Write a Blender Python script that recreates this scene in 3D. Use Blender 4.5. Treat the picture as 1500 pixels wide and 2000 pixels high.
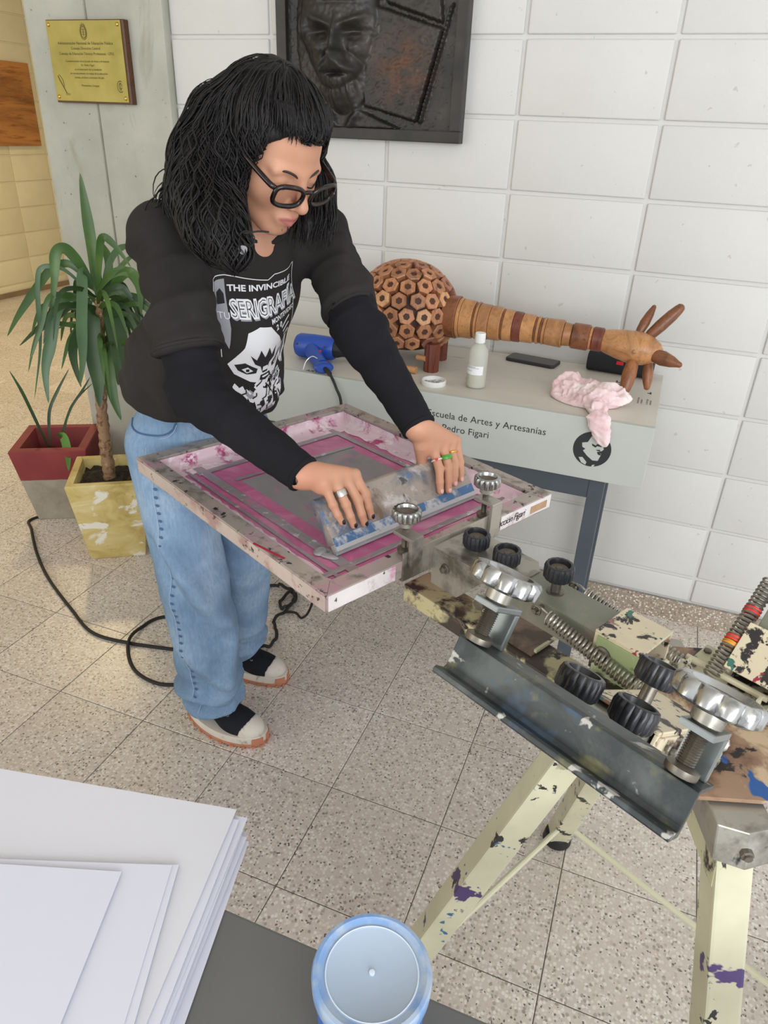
import bpy, bmesh, math, random
import numpy as np
from mathutils import Vector, Matrix
from mathutils.bvhtree import BVHTree

for o in list(bpy.data.objects): bpy.data.objects.remove(o)
scene = bpy.context.scene
COL = scene.collection
rnd = random.Random(7)
PI = math.pi

# ------------------------------------------------------------------ camera
CAM = Vector((0.9206, -2.3708, 1.5405))
YAW, PITCH, ROLL = -0.354498, 0.492923, 0.041856
f0 = Vector((math.sin(YAW), math.cos(YAW), 0)); r0 = Vector((math.cos(YAW), -math.sin(YAW), 0)); u0 = Vector((0, 0, 1))
FW = f0*math.cos(PITCH) - u0*math.sin(PITCH); up_ = u0*math.cos(PITCH) + f0*math.sin(PITCH)
RT = r0*math.cos(ROLL) + up_*math.sin(ROLL); UP = up_*math.cos(ROLL) - r0*math.sin(ROLL)
cd = bpy.data.cameras.new('camera'); cam = bpy.data.objects.new('camera', cd); COL.objects.link(cam)
cd.sensor_fit = 'HORIZONTAL'; cd.sensor_width = 36.0; cd.lens = 36.0*1390.0/1500.0; cd.clip_start = 0.02
cam.matrix_world = Matrix(((RT.x, UP.x, -FW.x, CAM.x), (RT.y, UP.y, -FW.y, CAM.y), (RT.z, UP.z, -FW.z, CAM.z), (0, 0, 0, 1)))
scene.camera = cam

# ------------------------------------------------------------------ light and exposure
scene.view_settings.view_transform = 'Standard'; scene.view_settings.look = 'None'
scene.view_settings.gamma = 1.0; scene.view_settings.use_curve_mapping = False
scene.view_settings.exposure = 0.06
world = bpy.data.worlds.new('World'); scene.world = world; world.use_nodes = True
bg = world.node_tree.nodes['Background']; bg.inputs[0].default_value = (0.93, 0.96, 1.0, 1); bg.inputs[1].default_value = 1.3

def area(name, loc, target, sx, sy, power, col):
    d = bpy.data.lights.new(name, 'AREA'); d.shape = 'RECTANGLE'; d.size = sx; d.size_y = sy; d.energy = power; d.color = col
    o = bpy.data.objects.new(name, d); COL.objects.link(o); o.location = loc
    o.rotation_euler = (Vector(target)-Vector(loc)).to_track_quat('-Z', 'Y').to_euler(); return o
area('window_daylight', (3.0, -4.6, 1.9), (0.1, -0.4, 1.0), 3.4, 1.7, 100, (0.95, 0.98, 1.0))
area('window_daylight_side', (-2.8, -4.6, 1.9), (0.1, -0.6, 1.0), 2.6, 1.6, 26, (1.0, 0.98, 0.94))

# ------------------------------------------------------------------ helpers
def lin(c):
    r = []
    for v in c[:3]:
        v = v/255.0; r.append(v/12.92 if v <= 0.04045 else ((v+0.055)/1.055)**2.4)
    return (r[0], r[1], r[2], 1.0)

MATS = {}
class NT:
    def __init__(s, name):
        s.m = bpy.data.materials.new(name); s.m.use_nodes = True; s.t = s.m.node_tree; s.b = s.t.nodes['Principled BSDF']
        s.pos = None
    def n(s, typ, **kw):
        x = s.t.nodes.new(typ)
        for k, v in kw.items(): setattr(x, k, v)
        return x
    def l(s, a, b): s.t.links.new(a, b)
    def P(s):
        if s.pos is None: s.pos = s.n('ShaderNodeNewGeometry').outputs['Position']
        return s.pos
    def noise(s, scale, detail=4, rough=0.55, dist=0.0, vec=None):
        x = s.n('ShaderNodeTexNoise'); x.inputs['Scale'].default_value = scale; x.inputs['Detail'].default_value = detail
        x.inputs['Roughness'].default_value = rough; x.inputs['Distortion'].default_value = dist
        s.l(vec or s.P(), x.inputs['Vector']); return x.outputs['Fac']
    def ramp(s, fac, stops, interp='LINEAR'):
        x = s.n('ShaderNodeValToRGB'); e = x.color_ramp.elements; x.color_ramp.interpolation = interp
        while len(e) < len(stops): e.new(0.5)
        for i, (p, c) in enumerate(stops):
            e[i].position = p; e[i].color = c if isinstance(c[0], float) and len(c) == 4 else lin(c)
        s.l(fac, x.inputs['Fac']); return x.outputs['Color']
    def step(s, fac, a, b):
        x = s.n('ShaderNodeMapRange'); x.inputs['From Min'].default_value = a; x.inputs['From Max'].default_value = b
        s.l(fac, x.inputs['Value']); return x.outputs['Result']
    def mix(s, fac, a, b, mode='MIX'):
        x = s.n('ShaderNodeMix', data_type='RGBA', blend_type=mode)
        for sock, v in ((x.inputs['Factor'], fac), (x.inputs['A'], a), (x.inputs['B'], b)):
            if isinstance(v, (int, float)): sock.default_value = v
            elif isinstance(v, tuple): sock.default_value = v if len(v) == 4 else lin(v)
            else: s.l(v, sock)
        return x.outputs['Result']
    def vec(s, scale=(1, 1, 1), rot=(0, 0, 0)):
        x = s.n('ShaderNodeMapping'); x.inputs['Scale'].default_value = scale; x.inputs['Rotation'].default_value = rot
        s.l(s.P(), x.inputs['Vector']); return x.outputs['Vector']
    def bump(s, fac, strength, dist=0.002):
        x = s.n('ShaderNodeBump'); x.inputs['Strength'].default_value = strength; x.inputs['Distance'].default_value = dist
        s.l(fac, x.inputs['Height']); 
        if s.b.inputs['Normal'].is_linked: s.l(s.b.inputs['Normal'].links[0].from_socket, x.inputs['Normal'])
        s.l(x.outputs['Normal'], s.b.inputs['Normal'])
    def col(s, c):
        if isinstance(c, tuple): s.b.inputs['Base Color'].default_value = c if len(c) == 4 else lin(c)
        else: s.l(c, s.b.inputs['Base Color'])
    def set(s, rough=None, metal=None, **kw):
        if rough is not None:
            if isinstance(rough, (int, float)): s.b.inputs['Roughness'].default_value = rough
            else: s.l(rough, s.b.inputs['Roughness'])
        if metal is not None: s.b.inputs['Metallic'].default_value = metal
        for k, v in kw.items(): s.b.inputs[k.replace('_', ' ')].default_value = v

def simple(name, c, rough=0.5, metal=0.0, var=0.0, vs=8.0, bump=0.0, bs=200.0, rnd_=0.0, **kw):
    """plain colour with a little noise variation, optional bump and per-object variation"""
    if name in MATS: return MATS[name]
    t = NT(name); c = lin(c) if len(c) == 3 else c
    if var > 0:
        k = t.noise(vs, 5, 0.6)
        o = t.ramp(k, [(0.3, tuple(x*(1-var) for x in c[:3])+(1.0,)), (0.7, tuple(min(1, x*(1+var)) for x in c[:3])+(1.0,))])
    else: o = c
    if rnd_ > 0:
        oi = t.n('ShaderNodeObjectInfo'); mr = t.n('ShaderNodeMapRange'); mr.inputs['To Min'].default_value = 1-rnd_; mr.inputs['To Max'].default_value = 1+rnd_
        t.l(oi.outputs['Random'], mr.inputs['Value']); hv = t.n('ShaderNodeHueSaturation'); t.l(mr.outputs['Result'], hv.inputs['Value'])
        if isinstance(o, tuple): hv.inputs['Color'].default_value = o
        else: t.l(o, hv.inputs['Color'])
        o = hv.outputs['Color']
    t.col(o); t.set(rough, metal, **kw)
    if bump > 0: t.bump(t.noise(bs, 3), bump, 0.001)
    MATS[name] = t.m; return t.m

def splatter(name, base, rough, metal, layers, bump=0.2, bs=120):
    """painted or bare surface with worn-off and splashed paint: layers of (colour, scale, lo, hi, detail)"""
    t = NT(name); o = lin(base)
    k0 = t.noise(6, 5); o = t.ramp(k0, [(0.3, tuple(x*0.82 for x in o[:3])+(1.0,)), (0.7, tuple(min(1, x*1.12) for x in o[:3])+(1.0,))])
    for i, (c, sc, lo, hi, det) in enumerate(layers):
        v = t.n('ShaderNodeVectorMath', operation='ADD'); t.l(t.P(), v.inputs[0]); v.inputs[1].default_value = (i*3.17+1, i*1.31, i*2.23)
        o = t.mix(t.step(t.noise(sc, det, 0.62, 0.3, v.outputs[0]), lo, hi), o, lin(c))
    t.col(o); t.set(rough, metal); t.bump(t.noise(bs, 4), bump, 0.0008)
    MATS[name] = t.m; return t.m

# ---- mesh builder: world coordinates, one mesh object
class MB:
    def __init__(s): s.v = []; s.f = []
    def add(s, vs, fs):
        k = len(s.v); s.v += [tuple(x) for x in vs]; s.f += [tuple(i+k for i in f) for f in fs]; return s
    def box(s, a, b, m=None):
        vs = [(x, y, z) for z in (a[2], b[2]) for y in (a[1], b[1]) for x in (a[0], b[0])]
        if m is not None: vs = [tuple(m @ Vector(v)) for v in vs]
        return s.add(vs, [(0, 2, 3, 1), (4, 5, 7, 6), (0, 1, 5, 4), (2, 6, 7, 3), (0, 4, 6, 2), (1, 3, 7, 5)])
    def hexa(s, bot, top):
        """eight corners: bottom ring, top ring (same order, anticlockwise from above)"""
        n = len(bot)
        return s.add(list(bot)+list(top), [tuple(range(n-1, -1, -1)), tuple(range(n, 2*n))]+[(i, (i+1) % n, n+(i+1) % n, n+i) for i in range(n)])
    def prism(s, pts, z0, z1, m=None):
        n = len(pts); vs = [(p[0], p[1], z0) for p in pts]+[(p[0], p[1], z1) for p in pts]
        if m is not None: vs = [tuple(m @ Vector(v)) for v in vs]
        return s.add(vs, [tuple(range(n-1, -1, -1)), tuple(range(n, 2*n))]+[(i, (i+1) % n, n+(i+1) % n, n+i) for i in range(n)])
    def lathe(s, prof, n=24, m=None, cap=True):
        """profile of (r, z) turned about local z"""
        vs = []; fs = []
        for r, z in prof:
            for i in range(n): a = 2*PI*i/n; vs.append((r*math.cos(a), r*math.sin(a), z))
        for j in range(len(prof)-1):
            for i in range(n): fs.append((j*n+i, j*n+(i+1) % n, (j+1)*n+(i+1) % n, (j+1)*n+i))
        if cap: fs.append(tuple(range(n-1, -1, -1))); fs.append(tuple(range((len(prof)-1)*n, len(prof)*n)))
        if m is not None: vs = [tuple(m @ Vector(v)) for v in vs]
        return s.add(vs, fs)
    def tube(s, pts, r, n=8, cap=True, closed=False, flat=1.0, upv=None):
        pts = [Vector(p) for p in pts]; k = len(pts); rs = r if isinstance(r, (list, tuple)) else [r]*k
        ring = []; prev = None
        for i in range(k):
            if closed: t = pts[(i+1) % k]-pts[i-1]
            else: t = pts[min(i+1, k-1)]-pts[max(i-1, 0)]
            t.normalize()
            if prev is None:
                a = Vector(upv) if upv is not None else (Vector((0, 0, 1)) if abs(t.z) < 0.9 else Vector((1, 0, 0)))
            else: a = prev
            b = (a - t*a.dot(t))
            if b.length < 1e-6: b = t.orthogonal()
            b.normalize(); prev = b; c = t.cross(b)
            ring.append([pts[i]+(b*math.cos(2*PI*j/n)*flat+c*math.sin(2*PI*j/n))*rs[i] for j in range(n)])
        vs = [p for q in ring for p in q]; fs = []
        for i in range(k if closed else k-1):
            i2 = (i+1) % k
            for j in range(n): fs.append((i*n+j, i*n+(j+1) % n, i2*n+(j+1) % n, i2*n+j))
        if cap and not closed: fs.append(tuple(range(n-1, -1, -1))); fs.append(tuple(range((k-1)*n, k*n)))
        return s.add(vs, fs)
    def ell(s, c, r, nu=16, nv=10, m=None):
        vs = []; fs = []
        for j in range(1, nv):
            t = PI*j/nv
            for i in range(nu): a = 2*PI*i/nu; vs.append((math.sin(t)*math.cos(a)*r[0], math.sin(t)*math.sin(a)*r[1], -math.cos(t)*r[2]))
        vs += [(0, 0, -r[2]), (0, 0, r[2])]; B = len(vs)-2
        for j in range(nv-2):
            for i in range(nu): fs.append((j*nu+i, j*nu+(i+1) % nu, (j+1)*nu+(i+1) % nu, (j+1)*nu+i))
        for i in range(nu): fs.append((B, (i+1) % nu, i)); fs.append((B+1, (nv-2)*nu+i, (nv-2)*nu+(i+1) % nu))
        if m is not None: vs = [m @ Vector(v) for v in vs]
        return s.add([Vector(v)+Vector(c) for v in vs], fs)

def origin_of(o):
    p = Vector((0, 0, 0))
    while o is not None: p += o.location; o = o.parent
    return p
def build(name, mb, mat, parent=None, smooth=False, bevel=0.0, seg=2, loc=None, angle=35):
    """links ONE mesh object; builder vertices are in world space"""
    me = bpy.data.meshes.new(name); base = origin_of(parent) if parent else Vector((0, 0, 0))
    o = bpy.data.objects.new(name, me); l = Vector((0, 0, 0))
    if loc is not None: l = Vector(loc)-base
    off = base+l
    me.from_pydata([(v[0]-off.x, v[1]-off.y, v[2]-off.z) for v in mb.v], [], mb.f); me.validate(); me.update()
    bm = bmesh.new(); bm.from_mesh(me); bmesh.ops.recalc_face_normals(bm, faces=bm.faces)
    if bevel > 0:
        ed = [e for e in bm.edges if len(e.link_faces) == 2 and e.calc_face_angle(0) > math.radians(angle)]
        bmesh.ops.bevel(bm, geom=ed, offset=bevel, segments=seg, profile=0.7, affect='EDGES', clamp_overlap=True)
    bm.to_mesh(me); bm.free()
    if smooth: 
        for p in me.polygons: p.use_smooth = True
        try: me.set_sharp_from_angle(angle=math.radians(40 if smooth is True else smooth))
        except Exception: pass
    if mat is not None: me.materials.append(mat)
    o.location = l; COL.objects.link(o)
    if parent is not None: o.parent = parent
    return o
def tag(o, label, cat=None, group=None, kind=None):
    o['label'] = label
    if cat: o['category'] = cat
    if group: o['group'] = group
    if kind: o['kind'] = kind
    return o
def thing(name, label, cat, loc=(0, 0, 0), group=None):
    o = bpy.data.objects.new(name, None); COL.objects.link(o); o.location = loc; o.empty_display_size = 0.05
    return tag(o, label, cat, group)
def dup(src, parent=None, loc=None, rot=None, scale=None):
    c = src.copy(); COL.objects.link(c); c.parent = parent
    if loc is not None: c.location = loc
    if rot is not None: c.rotation_euler = rot
    if scale is not None: c.scale = scale
    return c
def frame_m(loc, z, x=None):
    """matrix with local z along z, local x near x"""
    z = Vector(z).normalized(); x = Vector(x) if x is not None else (Vector((1, 0, 0)) if abs(z.x) < 0.9 else Vector((0, 1, 0)))
    y = z.cross(x).normalized(); x = y.cross(z).normalized(); l = Vector(loc)
    return Matrix(((x.x, y.x, z.x, l.x), (x.y, y.y, z.y, l.y), (x.z, y.z, z.z, l.z), (0, 0, 0, 1)))
def spline(pts, n=8, closed=False):
    """Catmull-Rom through points"""
    P = [Vector(p) for p in pts]; out = []; k = len(P)
    for i in range(k if closed else k-1):
        a, b, c, d = (P[(i-1) % k] if closed or i > 0 else P[0]), P[i], P[(i+1) % k], (P[(i+2) % k] if closed or i+2 < k else P[-1])
        for j in range(n):
            t = j/n; out.append(0.5*((2*b)+(c-a)*t+(2*a-5*b+4*c-d)*t*t+(3*b-a-3*c+d)*t**3))
    if not closed: out.append(P[-1])
    return out

# ---- flat lettering: font outlines turned into mesh polygons
def text_polys(s, size=1.0, align='LEFT', spacing=1.0, shear=0.0, bold=0.0, res=3):
    cu = bpy.data.curves.new('t', 'FONT'); cu.body = s; cu.size = size; cu.align_x = align; cu.space_character = spacing
    cu.shear = shear; cu.offset = bold; cu.resolution_u = res; cu.fill_mode = 'FRONT'
    o = bpy.data.objects.new('t', cu); COL.objects.link(o)
    dg = bpy.context.evaluated_depsgraph_get(); me = bpy.data.meshes.new_from_object(o.evaluated_get(dg))
    vs = [(v.co.x, v.co.y) for v in me.vertices]; fs = [tuple(p.vertices) for p in me.polygons]
    bpy.data.objects.remove(o); bpy.data.curves.remove(cu); bpy.data.meshes.remove(me)
    return vs, fs
def write(mb, s, m, size, align='LEFT', lift=0.0006, **kw):
    """adds lettering in the local xy plane of matrix m, raised a hair above the surface"""
    vs, fs = text_polys(s, size, align, **kw)
    mb.add([m @ Vector((v[0], v[1], lift)) for v in vs], fs)

# ---- signed distance meshing (surface nets) for organic shapes
def sdf_mesh(fn, lo, hi, h):
    lo = np.array(lo, float); n = np.ceil((np.array(hi, float)-lo)/h).astype(int)+1
    ax = [lo[i]+h*np.arange(n[i]) for i in range(3)]
    V = np.empty(n, np.float32); ch = max(1, int(600000/(n[1]*n[2])))
    for i in range(0, n[0], ch):
        X, Y, Z = np.meshgrid(ax[0][i:i+ch], ax[1], ax[2], indexing='ij')
        V[i:i+ch] = fn(np.stack([X, Y, Z], -1).astype(np.float32))
    S = V < 0
    cnt = np.zeros(tuple(n-1), np.int8)
    cs = [(a, b, c) for a in (0, 1) for b in (0, 1) for c in (0, 1)]
    sl = lambda A, c: A[c[0]:A.shape[0]-1+c[0], c[1]:A.shape[1]-1+c[1], c[2]:A.shape[2]-1+c[2]]
    for c in cs: cnt += sl(S, c)
    act = (cnt > 0) & (cnt < 8); idx = -np.ones(act.shape, np.int64); I = np.argwhere(act); idx[act] = np.arange(len(I))
    acc = np.zeros((len(I), 3)); num = np.zeros(len(I))
    cv = {c: V[I[:, 0]+c[0], I[:, 1]+c[1], I[:, 2]+c[2]] for c in cs}
    for a in cs:
        for d in range(3):
            if a[d] == 0:
                b = list(a); b[d] = 1; b = tuple(b); va, vb = cv[a], cv[b]
                m = (va < 0) != (vb < 0); t = np.where(m, va/np.where(m, va-vb, 1), 0)
                p = np.array(a, float)[None].repeat(len(I), 0); p[:, d] += t
                acc[m] += p[m]; num[m] += 1
    P = lo+h*(I+acc/num[:, None])
    quads = []
    for d in range(3):
        e1, e2 = (d+1) % 3, (d+2) % 3
        s0 = [slice(None)]*3; s1 = [slice(None)]*3; s0[d] = slice(0, -1); s1[d] = slice(1, None)
        A, B = S[tuple(s0)], S[tuple(s1)]; E = np.argwhere(A != B); flip = A[tuple(E.T)]
        ok = (E[:, e1] > 0) & (E[:, e2] > 0) & (E[:, e1] < n[e1]-1) & (E[:, e2] < n[e2]-1); E = E[ok]; flip = flip[ok]
        q = []
        for o1, o2 in ((-1, -1), (0, -1), (0, 0), (-1, 0)):
            g = E.copy(); g[:, e1] += o1; g[:, e2] += o2; q.append(idx[tuple(g.T)])
        q = np.stack(q, 1); q[~flip] = q[~flip][:, ::-1]; quads.append(q)
    return P, np.concatenate(quads)
def np_mb(P, Q):
    m = MB(); m.v = [tuple(p) for p in P.tolist()]; m.f = [tuple(q) for q in Q.tolist()]; return m
def smin(a, b, k):
    h = np.clip(0.5+0.5*(b-a)/k, 0, 1); return b+(a-b)*h-k*h*(1-h)
def smax(a, b, k): return -smin(-a, -b, k)
def cap(p, a, b, ra, rb):
    """tapered capsule"""
    a = np.array(a, np.float32); b = np.array(b, np.float32); ba = b-a; t = np.clip(((p-a)@ba)/(ba@ba), 0, 1)
    return np.linalg.norm(p-a-t[..., None]*ba, axis=-1)-(ra+(rb-ra)*t)
def ellp(p, c, r, R=None):
    q = p-np.array(c, np.float32)
    if R is not None: q = q@np.array(R, np.float32)
    r = np.array(r, np.float32); k0 = np.linalg.norm(q/r, axis=-1); k1 = np.linalg.norm(q/(r*r), axis=-1)+1e-9; return k0*(k0-1)/k1
# ================================================================== materials of the place
def mk_white():
    t = NT('painted_block'); a = t.noise(3, 4); c = t.ramp(a, [(0.3, (204, 202, 197)), (0.7, (211, 210, 206))])
    oi = t.n('ShaderNodeObjectInfo'); c = t.mix(t.step(oi.outputs['Random'], 0, 1), c, lin((207, 206, 202)))
    sp = t.step(t.noise(38, 2), 0.30, 0.27); c = t.mix(sp, c, lin((190, 187, 180)))
    t.col(c); t.set(0.55); t.bump(t.noise(260, 5, 0.7), 0.35, 0.0012); t.bump(t.noise(18, 3), 0.25, 0.003); return t.m
def mk_terrazzo(name, base, light, dark, rough=0.33):
    t = NT(name)
    v = t.n('ShaderNodeTexVoronoi', feature='F1'); v.inputs['Scale'].default_value = 135; v.inputs['Randomness'].default_value = 1.0; t.l(t.P(), v.inputs['Vector'])
    sep = t.n('ShaderNodeSeparateColor'); t.l(v.outputs['Color'], sep.inputs['Color'])
    chip = t.ramp(sep.outputs['Red'], [(0.0, dark), (0.1, (170, 160, 149)), (0.3, base), (0.62, light), (0.9, (236, 231, 222)), (1.0, (206, 186, 170))])
    edge = t.step(v.outputs['Distance'], 0.42, 0.62)
    c = t.mix(edge, chip, lin(base))
    v2 = t.n('ShaderNodeTexVoronoi', feature='F1'); v2.inputs['Scale'].default_value = 260; t.l(t.P(), v2.inputs['Vector'])
    s2 = t.n('ShaderNodeSeparateColor'); t.l(v2.outputs['Color'], s2.inputs['Color'])
    c = t.mix(t.step(s2.outputs['Green'], 0.965, 0.975), c, lin((92, 86, 80)))
    big = t.noise(2.2, 4); c = t.mix(t.step(big, 0.35, 0.7), c, t.mix(0.35, c, lin((192, 180, 164))))
    oi = t.n('ShaderNodeObjectInfo'); hv = t.n('ShaderNodeHueSaturation'); mr = t.n('ShaderNodeMapRange'); mr.inputs['To Min'].default_value = 0.9; mr.inputs['To Max'].default_value = 1.06
    t.l(oi.outputs['Random'], mr.inputs['Value']); t.l(mr.outputs['Result'], hv.inputs['Value']); t.l(c, hv.inputs['Color'])
    t.col(hv.outputs['Color']); t.set(rough); t.bump(t.noise(300, 2), 0.08, 0.0005); return t.m
def mk_concrete():
    t = NT('cast_concrete'); c = t.ramp(t.noise(4, 6, 0.65), [(0.25, (158, 158, 146)), (0.55, (176, 176, 164)), (0.8, (188, 186, 174))])
    st = t.step(t.noise(9, 5, 0.6, 0.6, t.vec((1, 1, 0.25))), 0.62, 0.75); c = t.mix(st, c, lin((150, 148, 132)))
    pit = t.step(t.noise(55, 3), 0.29, 0.25); c = t.mix(pit, c, lin((112, 110, 100)))
    t.col(c); t.set(0.7); t.bump(t.noise(140, 5), 0.3, 0.001); return t.m
def mk_wood(name, c1, c2, scale=14, rough=0.4, axis='X', rnd_=0.0, stretch=0.12):
    t = NT(name); sc = {'X': (stretch, 1, 1), 'Y': (1, stretch, 1), 'Z': (1, 1, stretch)}[axis]
    k = t.noise(scale, 6, 0.65, 1.2, t.vec(sc)); fine = t.noise(scale*9, 3, 0.6, 0.2, t.vec(sc))
    c = t.ramp(k, [(0.3, c2), (0.5, c1), (0.7, tuple(min(255, int(v*1.12)) for v in c1))]); c = t.mix(t.step(fine, 0.55, 0.75), c, lin(c2))
    if rnd_ > 0:
        oi = t.n('ShaderNodeObjectInfo'); hv = t.n('ShaderNodeHueSaturation'); mr = t.n('ShaderNodeMapRange'); mr.inputs['To Min'].default_value = 1-rnd_; mr.inputs['To Max'].default_value = 1+rnd_
        t.l(oi.outputs['Random'], mr.inputs['Value']); t.l(mr.outputs['Result'], hv.inputs['Value']); t.l(c, hv.inputs['Color']); c = hv.outputs['Color']
    t.col(c); t.set(rough); t.bump(fine, 0.1, 0.0005); MATS[name] = t.m; return t.m
WHITE = mk_white()
CREAM = simple('cream_block_paint', (222, 208, 166), 0.5, var=0.05, vs=4, bump=0.3, bs=220, rnd_=0.03)
TERR = mk_terrazzo('terrazzo_tile', (208, 197, 187), (228, 220, 211), (146, 136, 127))
SKIRT = mk_terrazzo('terrazzo_skirting', (150, 134, 118), (172, 157, 140), (98, 86, 76), 0.45)
GROUT = simple('tile_grout', (108, 104, 94), 0.8, var=0.15, vs=20)
CONC = mk_concrete()

# ================================================================== floor of 0.303 m terrazzo tiles
floor = tag(build('floor', MB().box((-5.2, -3.4, -0.12), (2.9, 6.2, -0.0022)), GROUT), 'speckled grey terrazzo tile floor', 'floor', kind='structure')
T = 0.303; gx, gy = 0.363, -1.175
def project(p):
    d = Vector(p)-CAM; z = d.dot(FW); return (750+1390*d.dot(RT)/z, 1000-1390*d.dot(UP)/z, z) if z > 0.05 else (-9e9, -9e9, z)
cells = []
for i in range(-20, 9):
    for j in range(-8, 25):
        cx, cy = gx+(i+0.5)*T, gy+(j+0.5)*T
        if cx < -5.0 or cx > 2.7 or cy < -3.2 or cy > 6.0: continue
        x, y, z = project((cx, cy, 0)); seen = -160 < x < 1660 and -100 < y < 2250
        if cy > -0.02:
            hx = CAM.x+(cx-CAM.x)*(-CAM.y)/(cy-CAM.y)
            seen = seen and hx < -1.2 and cx < -1.3
        cells.append((0 if seen else 1, z, cx, cy))
cells.sort()
def tile_mesh():
    bm = bmesh.new(); bmesh.ops.create_cube(bm, size=1.0)
    for v in bm.verts: v.co = (v.co.x*(T-0.0022), v.co.y*(T-0.0022), -0.006+v.co.z*0.012)
    bmesh.ops.bevel(bm, geom=[e for e in bm.edges if all(v.co.z > -0.001 for v in e.verts)], offset=0.0012, segments=1, affect='EDGES')
    me = bpy.data.meshes.new('tile'); bm.to_mesh(me); bm.free(); me.materials.append(TERR); return me
tm = tile_mesh(); rest = MB(); nt = 0
for s, z, cx, cy in cells:
    if s == 0 and nt < 300:
        o = bpy.data.objects.new('tile', tm); COL.objects.link(o); o.parent = floor
        o.location = (cx, cy, rnd.uniform(-0.0004, 0.0)); o.rotation_euler = (rnd.uniform(-1, 1)*0.0012, rnd.uniform(-1, 1)*0.0012, rnd.randrange(4)*PI/2); nt += 1
    else: rest.box((cx-T/2+0.0011, cy-T/2+0.0011, -0.012), (cx+T/2-0.0011, cy+T/2-0.0011, 0.0))
ro = build('more_tiles', rest, TERR, floor); ro['kind'] = 'stuff'

# ================================================================== block walls
def block_mesh(name, w, d, h, mat, b=0.0045):
    bm = bmesh.new(); bmesh.ops.create_cube(bm, size=1.0)
    for v in bm.verts: v.co = (v.co.x*w, v.co.y*d, v.co.z*h)
    bmesh.ops.bevel(bm, geom=list(bm.edges), offset=b, segments=2, affect='EDGES', profile=0.6)
    me = bpy.data.meshes.new(name); bm.to_mesh(me); bm.free(); me.materials.append(mat)
    for p in me.polygons: p.use_smooth = True
    return me
wall_back = tag(build('wall_back', MB().box((-0.80, 0.0075, 0.0), (2.9, 0.15, 2.8)), WHITE), 'white painted concrete block wall behind the person', 'wall', kind='structure')
BW = 0.4068; jt = 0.011; cache = {}
rows = [(0.085, 0.185)]+[(0.185+0.2*k, 0.385+0.2*k) for k in range(12)]
for za, zb in rows:
    xs = [(-0.786, -BW)]+[(k*BW, (k+1)*BW) for k in range(-1, 7)]
    for xa, xb in xs:
        key = (round(xb-xa, 3), round(zb-za, 3))
        if key not in cache: cache[key] = block_mesh('block', xb-xa-jt, 0.05, zb-za-jt, WHITE)
        o = bpy.data.objects.new('block', cache[key]); COL.objects.link(o); o.parent = wall_back
        o.location = ((xa+xb)/2, 0.025+rnd.uniform(-0.0012, 0.0012), (za+zb)/2); o.rotation_euler = (0, rnd.uniform(-1, 1)*0.002, rnd.uniform(-1, 1)*0.002)
tag(build('baseboard_back', MB().box((-0.784, -0.012, 0), (2.9, 0.0, 0.083)), SKIRT, bevel=0.002), 'brown terrazzo skirting along the white block wall', 'baseboard', kind='structure')

wall_left = tag(build('wall_left', MB().box((-5.15, -6.0, 0.0), (-4.888, 6.2, 2.8)), CREAM), 'cream block wall far away behind the concrete pillar', 'wall', kind='structure')
cm = {}
for za, zb in [(0.04, 0.105)]+[(0.105+0.2203*k, 0.105+0.2203*(k+1)) for k in range(12)]:
    for k in range(-3, 4):
        ya, yb = 3.125+k*0.44, 3.125+(k+1)*0.44; key = round(zb-za, 3)
        if key not in cm: cm[key] = block_mesh('block', 0.05, 0.44-0.009, zb-za-0.012, CREAM, 0.004)
        o = bpy.data.objects.new('block', cm[key]); COL.objects.link(o); o.parent = wall_left; o.location = (-4.905, (ya+yb)/2, (za+zb)/2)
tag(build('baseboard_left', MB().box((-4.888, -6.0, 0), (-4.868, 6.2, 0.04)), simple('brown_skirting', (134, 110, 76), 0.5, var=0.15), bevel=0.002), 'brown skirting at the foot of the cream wall', 'baseboard', kind='structure')

pillar = tag(build('concrete_pillar', MB().box((-1.364, -0.03, 0), (-0.784, 0.25, 2.8)), CONC, bevel=0.010, seg=2), 'grey cast concrete pillar behind the potted plants', 'pillar', kind='structure')
m = MB(); m.box((-1.0985, -0.0325, 0.0), (-1.0925, -0.029, 2.8)); m.box((-1.092, -0.031, 0), (-1.09, -0.029, 2.8)); build('formwork_seam', m, simple('concrete_seam', (138, 137, 124), 0.8, var=0.2, vs=15), pillar, bevel=0.001)

tag(build('ceiling', MB().box((-5.2, -6.0, 2.8), (2.9, 6.2, 2.95)), simple('ceiling_plaster', (232, 230, 224), 0.8)), 'plain white ceiling of the hall', 'ceiling', kind='structure')
tag(build('wall_far', MB().box((-5.2, 6.1, 0), (2.9, 6.25, 2.8)), CREAM), 'cream wall at the far end of the hall', 'wall', kind='structure')
# warm ceiling lamp of the room on the left; it also glints on the polished floor
ld = bpy.data.lights.new('ceiling_lamp', 'AREA'); ld.shape = 'DISK'; ld.size = 0.36; ld.energy = 38; ld.color = (1.0, 0.78, 0.42)
lo_ = bpy.data.objects.new('ceiling_lamp', ld); COL.objects.link(lo_); lo_.location = (-2.9, 1.44, 2.7)

# ================================================================== plank hung on the cream wall
OAK = mk_wood('varnished_board', (176, 116, 56), (112, 62, 24), 5, 0.35, 'Y')
tag(build('wooden_board', MB().box((-4.888+0.02, 2.62, 1.285), (-4.835, 3.475, 1.945)), OAK, bevel=0.004), 'brown varnished wooden board hanging on the cream wall', 'board')

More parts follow.
